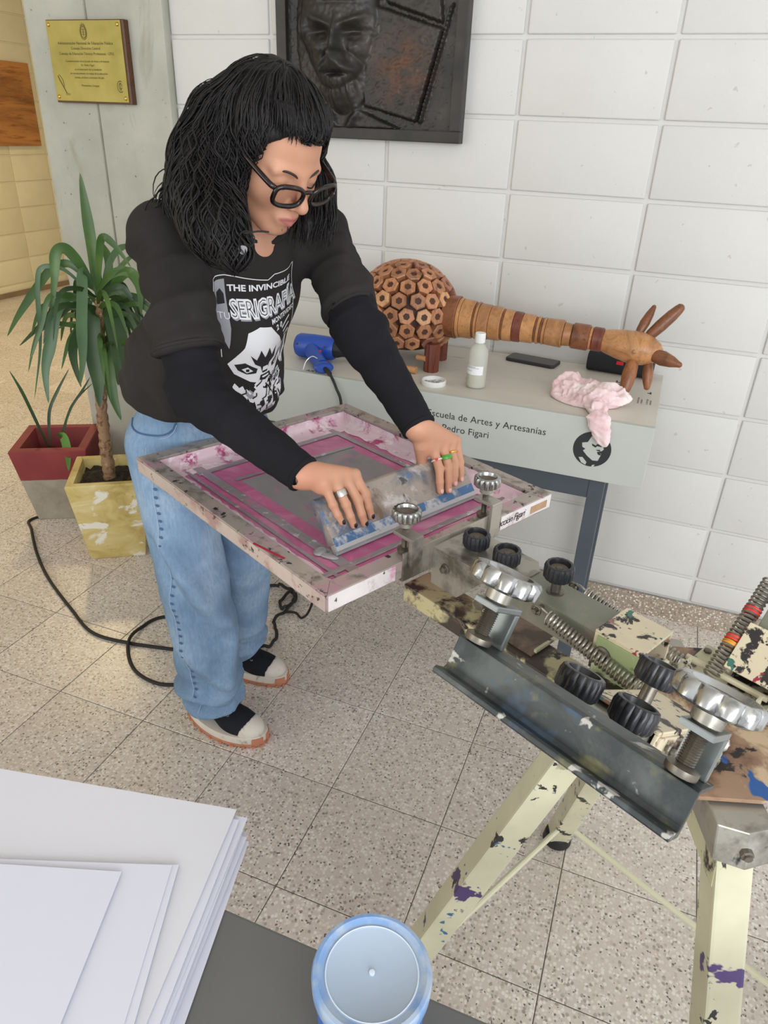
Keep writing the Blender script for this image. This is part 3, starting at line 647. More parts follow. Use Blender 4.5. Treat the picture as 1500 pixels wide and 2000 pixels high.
P = P+N_*(fold*0.014*up_only)[:, None]; P[:, 2] = np.where(P[:, 1] > -0.540, np.maximum(P[:, 2], 0.9012), P[:, 2]); P[:, 1] = np.where(P[:, 2] < 0.9, np.minimum(P[:, 1], -0.5462), P[:, 1])
PINK = NT('pink_rag_cloth'); k_ = PINK.noise(14, 4, 0.6); PINK.col(PINK.ramp(k_, [(0.30, (226, 186, 190)), (0.5, (238, 214, 214)), (0.66, (244, 232, 230))])); PINK.set(0.9); PINK.bump(PINK.noise(300, 3), 0.3, 0.0006)
tag(build('cleaning_rag', np_mb(P, Q), PINK.m, smooth=70, loc=(0.78, -0.42, 0.90)), 'crumpled pale pink rag draped over the front table edge', 'rag')

# blue heat gun
hg = thing('heat_gun', 'blue heat gun lying on the table with black cord', 'heat gun', (-0.02, -0.42, 0.90)); BLUE = simple('blue_tool_plastic', (32, 74, 168), 0.38, var=0.08)
ax_ = Vector((0.985, 0.06, 0.0)); bm_ = frame_m((-0.118, -0.405, 0.9385), ax_)
build('motor_housing', MB().lathe([(0.020, -0.006), (0.031, 0.0), (0.0365, 0.010), (0.0375, 0.055), (0.0365, 0.100), (0.0345, 0.118), (0.030, 0.126)], 28, bm_), BLUE, hg, smooth=35)
build('nozzle', MB().lathe([(0.026, 0.12), (0.0255, 0.135), (0.021, 0.150), (0.0195, 0.195), (0.0175, 0.197)], 24, bm_), simple('dark_nozzle', (58, 58, 60), 0.4, 0.6), hg, smooth=35)
h1 = MB(); h1.tube([(-0.055, -0.425, 0.932), (-0.035, -0.452, 0.927), (-0.008, -0.482, 0.922), (0.016, -0.508, 0.917)], [0.027, 0.0235, 0.0205, 0.0195], 18); build('handle', h1, BLUE, hg, smooth=45)
build('handle_end', MB().tube([(0.012, -0.500, 0.918), (0.018, -0.510, 0.917), (0.030, -0.525, 0.9165), (0.034, -0.530, 0.9165)], [0.021, 0.0295, 0.0295, 0.023], 18, flat=0.55), BLUE, hg, smooth=35)
for s_ in (0.008, 0.10): build('screw', MB().lathe([(0.0035, 0), (0.0035, 0.002)], 10, frame_m(bm_ @ Vector((0, 0, s_+0.006)) + Vector((0, -0.0345, 0.012)), (0, -1, 0.35))), simple('screw_dark', (20, 30, 60), 0.4), hg)
build('red_button', MB().lathe([(0.004, 0), (0.003, 0.003)], 10, frame_m((-0.012, -0.462, 0.945), (0.5, -0.3, 0.8))), simple('tag_red', (204, 40, 44), 0.4), hg)
build('hanging_hook', MB().tube(spline([(0.0, -0.505, 0.935), (-0.02, -0.50, 0.938), (-0.034, -0.512, 0.925), (-0.036, -0.530, 0.903)]), 0.0016, 6), simple('hook_steel', (226, 228, 230), 0.25, 0.8), hg, smooth=True)
RUB = simple('black_rubber_cable', (24, 24, 24), 0.55)
build('power_cord', MB().tube(spline([(0.030, -0.524, 0.917), (0.058, -0.542, 0.906), (0.085, -0.556, 0.872), (0.101, -0.556, 0.825), (0.106, -0.566, 0.70), (0.08, -0.60, 0.40), (0.02, -0.60, 0.12), (-0.04, -0.56, 0.012), (-0.08, -0.535, 0.005), (-0.111, -0.545, 0.0055)], 8), [0.0065]*9+[0.0042]*64, 8), RUB, hg, smooth=True)

# long black cable on the floor: from behind the red pot, a loop, a small bundle
cz = 0.0052
A_ = [(-1.30, -0.16), (-1.37, -0.30), (-1.425, -0.41), (-1.36, -0.47), (-1.197, -0.606), (-1.022, -0.726), (-0.806, -0.843), (-0.652, -0.916), (-0.508, -0.912), (-0.331, -0.876), (-0.19, -0.86), (-0.1, -0.93), (-0.137, -0.985), (-0.207, -1.0), (-0.293, -1.034), (-0.395, -1.015), (-0.482, -0.944), (-0.516, -0.871), (-0.51, -0.774), (-0.444, -0.718), (-0.325, -0.675), (-0.25, -0.62), (-0.258, -0.5), (-0.258, -0.434), (-0.205, -0.41), (-0.14, -0.435), (-0.116, -0.489), (-0.131, -0.537), (-0.161, -0.499), (-0.15, -0.433), (-0.117, -0.461), (-0.115, -0.537), (-0.125, -0.61), (-0.105, -0.64), (-0.073, -0.687), (-0.069, -0.736), (-0.101, -0.759), (-0.16, -0.74)]
pts = spline([(x, y, cz) for x, y in A_], 8)
for i, p in enumerate(pts):
    if 128 <= i <= 140: p.z += 0.010*math.sin(PI*(i-128)/12)
    if i > 190: p.z += 0.006+0.005*math.sin(i*0.8)
tag(build('extension_cable', MB().tube(pts, 0.0058, 8), RUB, smooth=True), 'long black cable curling across the floor behind the legs', 'cable')
# ================================================================== potted plants
def square_pot(center, rot, h, wb, wt, wall, mat, name, parent, z0=0.0, z1=None):
    M_ = Matrix.Translation((center[0], center[1], 0)) @ Matrix.Rotation(rot, 4, 'Z')
    def sq(w, z): return [M_ @ Vector((sx*w/2, sy*w/2, z)) for sx, sy in ((-1, -1), (1, -1), (1, 1), (-1, 1))]
    wz = lambda z: wb+(wt-wb)*z/h
    m = MB(); rings = [sq(wz(z0)*0.98, z0), sq(wz(z0)+0.0, z0+0.006), sq(wt, h-0.004), sq(wt-0.006, h), sq(wt-2*wall, h), sq(wz(h*0.45)-2*wall, h*0.45)]
    vs = [p for r in rings for p in r]; fs = [(3, 2, 1, 0), (20, 21, 22, 23)]
    for j in range(5): fs += [(j*4+i, j*4+(i+1) % 4, j*4+4+(i+1) % 4, j*4+4+i) for i in range(4)]
    m.add(vs, fs); return build(name, m, mat, parent, bevel=0.006, seg=2, smooth=30), M_, wz
def mk_yellow():
    t = NT('weathered_yellow_pot'); n1 = t.noise(7, 5, 0.6, 0.8, t.vec((1, 1, 1.6))); c = t.ramp(n1, [(0.3, (176, 152, 86)), (0.48, (204, 182, 116)), (0.6, (214, 196, 138)), (0.72, (226, 216, 176))])
    w = t.step(t.noise(9, 4, 0.55, 0.6, t.vec((1, 1, 1.2))), 0.58, 0.62); c = t.mix(w, c, lin((232, 228, 214)))
    d = t.step(t.noise(16, 6, 0.7, 1.0), 0.62, 0.74); c = t.mix(d, c, lin((140, 112, 54))); t.col(c); t.set(0.8); t.bump(t.noise(60, 5), 0.3, 0.002); return t.m
def mk_redpot():
    t = NT('red_and_bare_concrete'); sx = t.n('ShaderNodeSeparateXYZ'); t.l(t.P(), sx.inputs[0]); red = t.ramp(t.noise(8, 4), [(0.3, (122, 44, 46)), (0.7, (140, 56, 56))])
    gr = t.ramp(t.noise(10, 5, 0.65), [(0.3, (140, 132, 118)), (0.7, (170, 162, 146))]); a = t.n('ShaderNodeMath', operation='ADD'); t.l(sx.outputs['Z'], a.inputs[0])
    mm = t.n('ShaderNodeMath', operation='MULTIPLY'); t.l(t.noise(20, 2), mm.inputs[0]); mm.inputs[1].default_value = 0.006; t.l(mm.outputs[0], a.inputs[1])
    t.col(t.mix(t.step(a.outputs[0], 0.203, 0.206), gr, red)); t.set(0.7); t.bump(t.noise(80, 4), 0.25, 0.001); return t.m
SOIL = simple('dark_soil', (52, 42, 32), 0.95, var=0.4, vs=60, bump=1.0, bs=120)
def soil(M_, wz, h, wall, parent):
    w = (wz(h)-2*wall)-0.006; n = 14; m = MB(); sr = random.Random(2)
    vs = [M_ @ Vector(((i/n-0.5)*w, (j/n-0.5)*w, h+sr.uniform(-0.008, 0.010))) for i in range(n+1) for j in range(n+1)]
    m.add(vs, [(i*(n+1)+j, (i+1)*(n+1)+j, (i+1)*(n+1)+j+1, i*(n+1)+j+1) for i in range(n) for j in range(n)]); return build('soil', m, SOIL, parent)
def mk_leaf(name, c1, c2, c3):
    t = NT(name); k = t.noise(6, 3); c = t.ramp(k, [(0.3, c1), (0.6, c2), (0.8, c3)]); t.col(c); t.set(0.38, Subsurface_Weight=0.0, Transmission_Weight=0.0); return t.m
LEAF = [mk_leaf('leaf_green', (50, 80, 32), (68, 100, 40), (98, 128, 54)), mk_leaf('leaf_bluegreen', (58, 88, 54), (78, 108, 68), (100, 128, 86)), mk_leaf('leaf_dark', (36, 60, 30), (48, 76, 36), (66, 94, 46))]
def strap_leaf(parent, pts, width, mat, base=0.35, fold=0.30):
    width = width*0.86
    P_ = spline(pts, 7); k = len(P_); m = MB(); vs = []; prev = None; view = Vector((0.72, -0.69, 0.15))
    for i, p in enumerate(P_):
        t = i/(k-1); tg = (P_[min(i+1, k-1)]-P_[max(i-1, 0)]).normalized()
        s = tg.cross(view); s = s-tg*s.dot(tg)
        if s.length < 0.05: s = prev if prev else tg.orthogonal()
        s.normalize()
        if prev is not None and s.dot(prev) < 0: s = -s
        if prev is not None: s = (s+prev*0.8).normalized()
        prev = s; nrm = s.cross(tg).normalized()
        w = width*0.5*min(1.0, base+t*2.6)*max(0.02, min(1.0, (1-t)*2.9)**0.75)
        vs += [p-s*w+nrm*(w*fold), p, p+s*w+nrm*(w*fold), p+nrm*0.0012]
    fs = []
    for i in range(k-1):
        a, b = i*4, i*4+4; fs += [(a, b, b+1, a+1), (a+1, b+1, b+2, a+2), (a+3, b+3, b, a), (a+2, b+2, b+3, a+3)]
    m.add(vs, fs); return build('leaf', m, mat, parent, smooth=75)
YUCCA = [
  ([(-0.908,-0.37,0.957),(-0.911,-0.366,1.053),(-0.914,-0.362,1.145),(-0.919,-0.359,1.285),(-0.923,-0.356,1.38)], 0.0415),
  ([(-0.909,-0.371,0.999),(-0.88,-0.371,1.13),(-0.853,-0.373,1.192),(-0.815,-0.364,1.167),(-0.771,-0.35,1.101)], 0.0284),
  ([(-0.896,-0.359,1.026),(-0.895,-0.302,1.106),(-0.893,-0.245,1.14),(-0.88,-0.177,1.144)], 0.0255),
  ([(-0.891,-0.354,0.984),(-0.836,-0.342,1.057),(-0.785,-0.336,1.082),(-0.752,-0.346,1.038),(-0.735,-0.371,0.949)], 0.0372),
  ([(-0.919,-0.38,1.04),(-0.934,-0.408,1.103),(-0.953,-0.441,1.155),(-0.97,-0.47,1.141),(-0.974,-0.489,1.065),(-0.989,-0.516,0.948)], 0.0408),
  ([(-0.926,-0.387,0.972),(-0.964,-0.456,1.001),(-0.978,-0.503,0.96),(-0.987,-0.545,0.858),(-0.992,-0.582,0.774),(-0.981,-0.606,0.668)], 0.0441),
  ([(-0.924,-0.385,1.041),(-0.97,-0.416,1.101),(-1.021,-0.45,1.084),(-1.073,-0.486,1.015),(-1.128,-0.524,0.933),(-1.17,-0.55,0.862)], 0.0323),
  ([(-0.931,-0.392,1.014),(-0.977,-0.44,1.087),(-1.021,-0.487,1.096),(-1.035,-0.505,1.048),(-1.042,-0.516,0.955),(-1.052,-0.53,0.831),(-1.086,-0.567,0.652)], 0.0183),
  ([(-0.929,-0.39,0.986),(-1.009,-0.43,0.984),(-1.082,-0.463,0.905),(-1.17,-0.509,0.818)], 0.0241),
  ([(-0.931,-0.392,0.972),(-0.963,-0.457,1.004),(-0.986,-0.514,1.008),(-0.999,-0.56,0.915),(-1.02,-0.615,0.807)], 0.0199),
  ([(-0.92,-0.382,1.027),(-0.909,-0.426,1.085),(-0.893,-0.466,1.004),(-0.877,-0.506,0.918),(-0.858,-0.543,0.826),(-0.846,-0.587,0.744)], 0.0409),
  ([(-0.919,-0.381,0.943),(-0.909,-0.419,0.938),(-0.892,-0.452,0.834),(-0.869,-0.477,0.734),(-0.851,-0.509,0.642)], 0.0659),
  ([(-0.904,-0.366,0.956),(-0.854,-0.38,0.944),(-0.818,-0.408,0.869),(-0.789,-0.443,0.788),(-0.773,-0.49,0.73)], 0.0745),
  ([(-0.9,-0.363,0.841),(-0.886,-0.395,0.776),(-0.866,-0.422,0.673),(-0.831,-0.435,0.572)], 0.0454),
  ([(-0.937,-0.398,0.916),(-0.941,-0.457,0.9),(-0.939,-0.51,0.863),(-0.938,-0.565,0.781)], 0.0187),
  ([(-0.929,-0.39,0.901),(-0.934,-0.468,0.882),(-0.916,-0.525,0.827),(-0.872,-0.557,0.727)], 0.0346),
  ([(-0.91,-0.372,0.985),(-0.89,-0.306,1.018),(-0.885,-0.256,0.974),(-0.906,-0.229,0.863)], 0.0214),
  ([(-0.912,-0.374,1.013),(-0.972,-0.385,1.043),(-1.006,-0.372,0.988),(-1.04,-0.358,0.888)], 0.0241),
  ([(-0.901,-0.363,0.984),(-0.874,-0.315,1.062),(-0.852,-0.27,1.106),(-0.837,-0.233,1.123)], 0.0185),
  ([(-0.922,-0.384,0.915),(-0.985,-0.388,0.898),(-1.043,-0.388,0.887),(-1.103,-0.391,0.861)], 0.0144),
  ([(-0.899,-0.362,0.998),(-0.894,-0.32,1.075),(-0.911,-0.299,1.125),(-0.939,-0.289,1.162)], 0.0313),
  ([(-0.913,-0.375,0.957),(-0.974,-0.387,0.959),(-1.038,-0.402,0.934),(-1.127,-0.441,0.829)], 0.0172),
  ([(-0.905,-0.367,0.942),(-0.877,-0.304,0.948),(-0.867,-0.257,0.911),(-0.869,-0.222,0.843)], 0.0244),
  ([(-0.909,-0.371,0.999),(-0.963,-0.358,1.046),(-1.02,-0.347,1.08),(-1.08,-0.34,1.084)], 0.0213),
  ([(-0.903,-0.365,0.914),(-0.835,-0.347,0.932),(-0.788,-0.348,0.895),(-0.753,-0.36,0.83)], 0.0361),
  ([(-0.911,-0.373,1.026),(-0.904,-0.297,0.979),(-0.896,-0.22,0.974),(-0.897,-0.152,0.955)], 0.0212),
]
SPARSE = [
  ([(-1.38,-0.282,0.306),(-1.4,-0.313,0.478),(-1.409,-0.333,0.569),(-1.422,-0.356,0.65)], 0.0147),
  ([(-1.374,-0.275,0.314),(-1.372,-0.249,0.448),(-1.353,-0.204,0.531),(-1.323,-0.148,0.618)], 0.0147),
  ([(-1.339,-0.238,0.354),(-1.312,-0.19,0.457),(-1.284,-0.14,0.523),(-1.265,-0.1,0.577)], 0.0121),
  ([(-1.333,-0.231,0.353),(-1.325,-0.184,0.448),(-1.31,-0.129,0.497),(-1.287,-0.065,0.538)], 0.0087),
  ([(-1.345,-0.245,0.346),(-1.289,-0.277,0.368),(-1.24,-0.318,0.328),(-1.2,-0.368,0.265)], 0.0382),
]

yp = thing('potted_yucca', 'tall green strap-leaved plant in weathered yellow concrete pot', 'potted plant', (-0.95, -0.40, 0))
po, M_, wz = square_pot((-0.95, -0.405), 0.585, 0.34, 0.206, 0.285, 0.028, mk_yellow(), 'pot', yp); soil(M_, wz, 0.302, 0.028, yp)
tr = MB(); tp = spline([(-0.955, -0.405, 0.28), (-0.952, -0.405, 0.42), (-0.945, -0.40, 0.60), (-0.925, -0.385, 0.80), (-0.908, -0.37, 0.98)], 14)
tr.tube(tp, [0.0245-0.008*i/len(tp)+0.0022*math.sin(i*2.1)+0.0015*math.sin(i*0.9) for i in range(len(tp))], 12)
build('trunk', tr, splatter('ringed_trunk', (150, 118, 88), 0.85, 0, [((104, 76, 54), 60, 0.5, 0.62, 4), ((178, 150, 118), 34, 0.6, 0.7, 3)], 0.6, 90), yp, smooth=True)
for i, (q, w) in enumerate(YUCCA): strap_leaf(yp, q, w, LEAF[(0, 0, 1, 0, 0, 1, 0, 1, 2, 0, 1, 2, 2, 0, 0, 2, 0, 2, 0, 0, 0, 2, 0, 0, 2, 0)[i]])
lr = random.Random(9)
for i in range(30):   # inner and rear leaves that fill the crown
    a = lr.uniform(0, 2*PI); z0 = lr.uniform(0.76, 1.02); L_ = lr.uniform(0.18, 0.32); b = Vector((-0.915, -0.375, z0)); d = Vector((math.cos(a), math.sin(a), 0)); up = lr.uniform(0.3, 1.1)
    d2 = d if d.y < 0.3 else Vector((d.x, 0.3*d.y, 0))
    strap_leaf(yp, [b, b+d2*L_*0.35+Vector((0, 0, up*L_*0.35)), b+d2*L_*0.75+Vector((0, 0, up*L_*0.35)), b+d2*L_*1.0+Vector((0, 0, -0.25*L_))], lr.uniform(0.015, 0.026), LEAF[lr.choice((0, 2))])
rp = thing('potted_seedling', 'sparse thin-leaved plant in square pot painted dark red above bare concrete', 'potted plant', (-1.36, -0.25, 0))
po, M_, wz = square_pot((-1.362, -0.248), 0.52, 0.34, 0.206, 0.300, 0.036, mk_redpot(), 'pot', rp); soil(M_, wz, 0.25, 0.036, rp)
for i, (q, w) in enumerate(SPARSE): strap_leaf(rp, q, w, LEAF[2] if i < 4 else mk_leaf('leaf_light', (72, 118, 52), (92, 136, 62), (112, 150, 74)), base=0.8 if i == 4 else 0.4)

# ================================================================== foreground: grey work table, paper, tub
GREYT = simple('dark_grey_laminate', (104, 104, 102), 0.42, var=0.05, vs=6)
wt_ = thing('work_table', 'dark grey laminate work table in the near foreground', 'table', (0.5, -2.35, 0))
build('table_top', MB().box((-0.45, -2.72, 0.722), (1.45, -1.96, 0.75)), GREYT, wt_, bevel=0.003)
for x in (-0.38, 1.34):
    for y in (-2.66, -2.06): build('leg', MB().box((x, y, 0), (x+0.045, y+0.045, 0.722)), STEEL, wt_, bevel=0.003)
for y in (-2.65, -2.05): build('rail', MB().box((-0.335, y, 0.665), (1.34, y+0.03, 0.72)), STEEL, wt_, bevel=0.002)
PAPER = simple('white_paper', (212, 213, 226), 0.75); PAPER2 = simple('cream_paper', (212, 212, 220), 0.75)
def sheet(corner, ang, w, l, z, curl, mat, label, group, seed, th=0.0006):
    """corner = far right corner; w runs to the left, l toward the camera"""
    r_ = random.Random(seed); n = 14; ux = Vector((-math.cos(ang), -math.sin(ang), 0)); uy = Vector((math.sin(ang), -math.cos(ang), 0)); c = Vector((corner[0], corner[1], z))
    vs = []
    for s in (0, 1):
        for i in range(n+1):
            for j in range(n+1):
                a, b = i/n, j/n; zz = curl*((1-a)**4*0.6+(1-b)**6*0.4+0.25*math.sin(3*a+seed)*math.sin(2.5*b+1)); zz = max(zz, 0)
                vs.append(c+ux*w*a+uy*l*b+Vector((0, 0, zz+(th if s else 0))))
    K = (n+1)**2; fs = []
    for i in range(n):
        for j in range(n):
            a = i*(n+1)+j; fs += [(a, a+1, a+n+2, a+n+1), (K+a, K+a+n+1, K+a+n+2, K+a+1)]
    bd = [i*(n+1) for i in range(n+1)]+[n*(n+1)+j for j in range(1, n+1)]+[i*(n+1)+n for i in range(n-1, -1, -1)]+[j for j in range(n-1, 0, -1)]
    for i in range(len(bd)): a, b = bd[i], bd[(i+1) % len(bd)]; fs.append((a, b, K+b, K+a))
    m = MB(); m.add(vs, fs); return tag(build('paper_sheet', m, mat, smooth=30, loc=c), label, 'paper', group)
zc = 0.7502
for k in range(11):
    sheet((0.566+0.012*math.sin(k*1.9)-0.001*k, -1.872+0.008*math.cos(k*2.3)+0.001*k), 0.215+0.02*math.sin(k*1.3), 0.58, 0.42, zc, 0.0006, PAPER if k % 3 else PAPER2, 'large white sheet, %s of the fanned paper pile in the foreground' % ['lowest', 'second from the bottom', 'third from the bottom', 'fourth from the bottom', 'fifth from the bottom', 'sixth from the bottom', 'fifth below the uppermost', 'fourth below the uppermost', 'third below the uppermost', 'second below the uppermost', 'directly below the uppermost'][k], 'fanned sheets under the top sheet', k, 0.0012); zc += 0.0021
zt = zc+0.0004
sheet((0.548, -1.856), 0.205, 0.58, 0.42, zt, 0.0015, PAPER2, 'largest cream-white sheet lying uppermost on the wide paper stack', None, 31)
z2 = zt+0.004
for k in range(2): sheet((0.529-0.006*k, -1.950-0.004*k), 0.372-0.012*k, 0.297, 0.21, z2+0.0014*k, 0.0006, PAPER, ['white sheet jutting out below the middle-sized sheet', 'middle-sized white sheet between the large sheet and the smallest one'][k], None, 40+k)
z3 = z2+0.0045
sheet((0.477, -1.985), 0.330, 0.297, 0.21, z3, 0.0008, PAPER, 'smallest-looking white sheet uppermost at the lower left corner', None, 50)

tb = thing('plastic_tub', 'blue plastic ink tub with frosted translucent lid on the grey table', 'tub', (0.798, -2.020, 0.75)); TM = Matrix.Translation((0.798, -2.0205, 0.75))
build('tub_body', MB().lathe([(0.046, 0.0), (0.048, 0.002), (0.0515, 0.100), (0.0515, 0.106)], 48, TM), simple('blue_tub', (62, 112, 196), 0.35), tb, smooth=30)
t = NT('frosted_lid'); k_ = t.noise(26, 4, 0.6); 
dd = t.n('ShaderNodeVectorMath', operation='DISTANCE'); cx_ = t.n('ShaderNodeSeparateXYZ'); t.l(t.P(), cx_.inputs[0]); cb = t.n('ShaderNodeCombineXYZ'); t.l(cx_.outputs['X'], cb.inputs[0]); t.l(cx_.outputs['Y'], cb.inputs[1]); t.l(cb.outputs[0], dd.inputs[0]); dd.inputs[1].default_value = (0.798, -2.0205, 0)
am = t.n('ShaderNodeMath', operation='MULTIPLY'); t.l(t.step(dd.outputs['Value'], 0.040, 0.047), am.inputs[0]); t.l(t.step(k_, 0.45, 0.6), am.inputs[1])
t.col(t.mix(am.outputs[0], lin((176, 192, 212)), lin((128, 164, 214)))); t.set(0.38, 0.0, Transmission_Weight=0.08)
lid = build('lid', MB().lathe([(0.0535, 0.100), (0.0545, 0.102), (0.0550, 0.116), (0.0535, 0.1195), (0.0500, 0.1200), (0.0475, 0.1180), (0.0435, 0.1165), (0.0425, 0.1172), (0.0415, 0.1172), (0.0405, 0.1162), (0.003, 0.1160), (0.0028, 0.1172), (0.0012, 0.1174), (0.0010, 0.1164)], 64, TM), t.m, tb, smooth=45)
build('rim_line', MB().tube([(0.798+0.0422*math.cos(i*PI/32), -2.0205+0.0422*math.sin(i*PI/32), 0.8674) for i in range(64)], 0.0006, 5, closed=True), simple('lid_highlight', (214, 224, 236), 0.3), lid)
build('centre_dot', MB().lathe([(0.0030, 0.1160), (0.0026, 0.1178), (0.0010, 0.1180)], 16, TM), simple('lid_highlight', (214, 224, 236), 0.3), lid)
# ================================================================== printing press, screen and squeegee
E1 = Vector((-0.894, 0.448, 0)).normalized(); E2 = Vector((-E1.y, E1.x, 0)); MO = Vector((0.657, -1.288, 0)); UZ = Vector((0, 0, 1))
def W(u, v, z): return MO+E1*u+E2*v+UZ*z
PMX = Matrix(((E1.x, E2.x, 0, MO.x), (E1.y, E2.y, 0, MO.y), (0, 0, 1, 0), (0, 0, 0, 1)))
ALU = splatter('smeared_aluminium', (176, 166, 158), 0.4, 0.35, [((196, 150, 166), 14, 0.500, 0.700, 5), ((120, 112, 106), 22, 0.510, 0.650, 6), ((54, 50, 48), 38, 0.610, 0.650, 5), ((150, 40, 92), 30, 0.650, 0.690, 4)], 0.25)
ALUW = splatter('white_taped_side', (226, 220, 220), 0.45, 0.0, [((190, 176, 176), 20, 0.550, 0.670, 5), ((60, 52, 54), 44, 0.650, 0.680, 5), ((204, 150, 172), 18, 0.590, 0.710, 4)], 0.15)
FILM = splatter('pink_stained_film', (230, 202, 212), 0.16, 0.0, [((176, 70, 120), 26, 0.55, 0.66, 6), ((238, 224, 230), 34, 0.55, 0.62, 5), ((150, 140, 142), 20, 0.64, 0.74, 4)], 0.6, 60)
scr = thing('printing_screen', 'silkscreen frame with magenta-stained mesh clamped to the press', 'screen frame', W(0.33, 0, 0.864))
FZ0, FZ1, FU, FV, BWD = 0.866, 0.90, 0.664, 0.2905, 0.032
def ubox(u0, u1, v0, v1, z0, z1): return MB().box((u0, v0, z0), (u1, v1, z1), PMX)
def mitre(pts, z0, z1): return MB().prism(pts, z0, z1, PMX)
for nm, pts in (('frame_bar', [(0, -FV), (BWD, -FV+BWD), (BWD, FV-BWD), (0, FV)]), ('frame_bar', [(FU, FV), (FU-BWD, FV-BWD), (FU-BWD, -FV+BWD), (FU, -FV)]),
                ('frame_bar', [(0, FV), (BWD, FV-BWD), (FU-BWD, FV-BWD), (FU, FV)]), ('frame_bar', [(FU, -FV), (FU-BWD, -FV+BWD), (BWD, -FV+BWD), (0, -FV)])):
    fb = build(nm, mitre(pts, FZ0, FZ1), ALU, scr, bevel=0.0015)
build('side_tape', ubox(-0.0012, -0.0002, 0.145, FV-0.003, FZ0+0.003, FZ1-0.002), ALUW, scr); build('side_tape', ubox(-0.0012, -0.0002, -FV+0.003, -0.13, FZ0+0.003, FZ1-0.002), ALUW, scr)
build('side_tape', ubox(0.003, FU-0.003, FV+0.0002, FV+0.0012, FZ0+0.003, FZ1-0.003), splatter('stained_side_tape', (198, 182, 174), 0.35, 0.2, [((170, 138, 132), 16, 0.50, 0.62, 5), ((70, 60, 58), 40, 0.62, 0.66, 5)], 0.2), scr)
wm = frame_m(W(0, 0, 0), -E1, -E2); hw = MB(); write(hw, 'Sección Figari', wm @ Matrix.Translation((0.112, FZ0+0.012, 0.0015)), 0.020, shear=0.35, spacing=0.85); build('handwriting', hw, simple('marker_ink', (30, 28, 34), 0.5), scr)
write_b = MB(); write(write_b, '4', wm @ Matrix.Translation((-FV+0.014, FZ0+0.016, 0.0015)), 0.012); build('handwriting', write_b, MATS['marker_ink'], scr)
build('brown_tape', ubox(-0.0016, -0.0012, -0.275, -0.222, FZ0+0.008, FZ1-0.010), simple('brown_tape', (176, 142, 108), 0.5, var=0.2, vs=40), scr)
def mk_meshmat():
    t = NT('ink_stained_mesh'); k = t.noise(9, 6, 0.65, 0.8); c = t.ramp(k, [(0.28, (170, 82, 124)), (0.5, (194, 104, 146)), (0.72, (212, 150, 176))])
    c = t.mix(t.step(t.noise(16, 5, 0.6), 0.58, 0.72), c, lin((176, 128, 150))); t.col(c); t.set(0.35); t.bump(t.noise(700, 2), 0.2, 0.0004); return t.m
build('mesh', ubox(BWD-0.001, FU-BWD+0.001, -FV+BWD-0.001, FV-BWD+0.001, 0.8662, 0.8672), mk_meshmat(), scr)
GREYST = splatter('grey_stencil', (146, 142, 144), 0.4, 0.0, [((188, 120, 150), 15, 0.56, 0.70, 5), ((120, 118, 122), 9, 0.55, 0.7, 4)], 0.1)
build('stencil_area', ubox(0.150, 0.486, -0.158, 0.140, 0.8672, 0.8677), GREYST, scr)
TAPE = splatter('silver_tape', (160, 152, 156), 0.25, 0.25, [((204, 140, 168), 24, 0.55, 0.68, 5), ((206, 204, 208), 30, 0.60, 0.66, 5)], 0.7, 70)
tr_ = random.Random(4)
def tape(u0, v0, u1, v1, w, z=0.8685):
    """a wrinkled strip of tape lying on the mesh"""
    a, b = Vector((u0, v0, 0)), Vector((u1, v1, 0)); d = (b-a); L_ = d.length; d.normalize(); s = Vector((-d.y, d.x, 0)); n = max(8, int(L_/0.012)); vs = []
    for i in range(n+1):
        for j in range(4):
            p = a+d*L_*i/n+s*w*(j/3-0.5)*(1+tr_.uniform(-0.06, 0.06)); vs.append(PMX @ Vector((p.x, p.y, z+tr_.uniform(0, 0.0016)*(1 if 0 < j < 3 else 0.3))))
    m = MB(); m.add(vs, [(i*4+j, (i+1)*4+j, (i+1)*4+j+1, i*4+j+1) for i in range(n) for j in range(3)]); return build('tape_strip', m, TAPE, scr, smooth=60)
tape(0.055, 0.178, 0.60, 0.184, 0.022); tape(0.085, 0.245, 0.085, -0.245, 0.014); tape(0.498, 0.15, 0.488, -0.17, 0.012); tape(0.10, -0.196, 0.60, -0.190, 0.016); tape(0.57, 0.20, 0.575, -0.20, 0.018); tape(0.05, 0.212, 0.60, 0.212, 0.008)
def film(u0, v0, u1, v1, inu, inv, h, w):
    """clear stained film that runs from the inner wall of the frame on to the mesh"""
    n = 40; vs = []
    for i in range(n+1):
        t = i/n; u, v = u0+(u1-u0)*t, v0+(v1-v0)*t
        for k, (o_, z) in enumerate(((0.0012, 0.8665+h), (0.0022, 0.876), (0.009, 0.8695), (w*0.6, 0.8682), (w*(0.9+0.2*tr_.random()), 0.8678))):
            jj = tr_.uniform(-0.001, 0.0015); vs.append(PMX @ Vector((u+inu*(o_+jj), v+inv*(o_+jj), z+abs(jj)*0.6)))
    m = MB(); m.add(vs, [(i*5+j, (i+1)*5+j, (i+1)*5+j+1, i*5+j+1) for i in range(n) for j in range(4)]); return build('stained_film', m, FILM, scr, smooth=50)
i0, i1 = BWD, FU-BWD; j0 = FV-BWD
film(i0, j0, i1, j0, 0, -1, 0.026, 0.034); film(i1, j0, i1, -j0, -1, 0, 0.028, 0.055); film(i1, -j0, i0, -j0, 0, 1, 0.026, 0.045); film(i0, -j0, i0, j0, 1, 0, 0.024, 0.024)
glob = MB().ell(W(0.150, 0.188, 0.8705), (0.012, 0.016, 0.005), 12, 8); glob.ell(W(0.128, 0.186, 0.8700), (0.020, 0.008, 0.004), 12, 8); build('ink_blob', glob, simple('silver_ink', (168, 166, 170), 0.25, 0.3), scr, smooth=True)
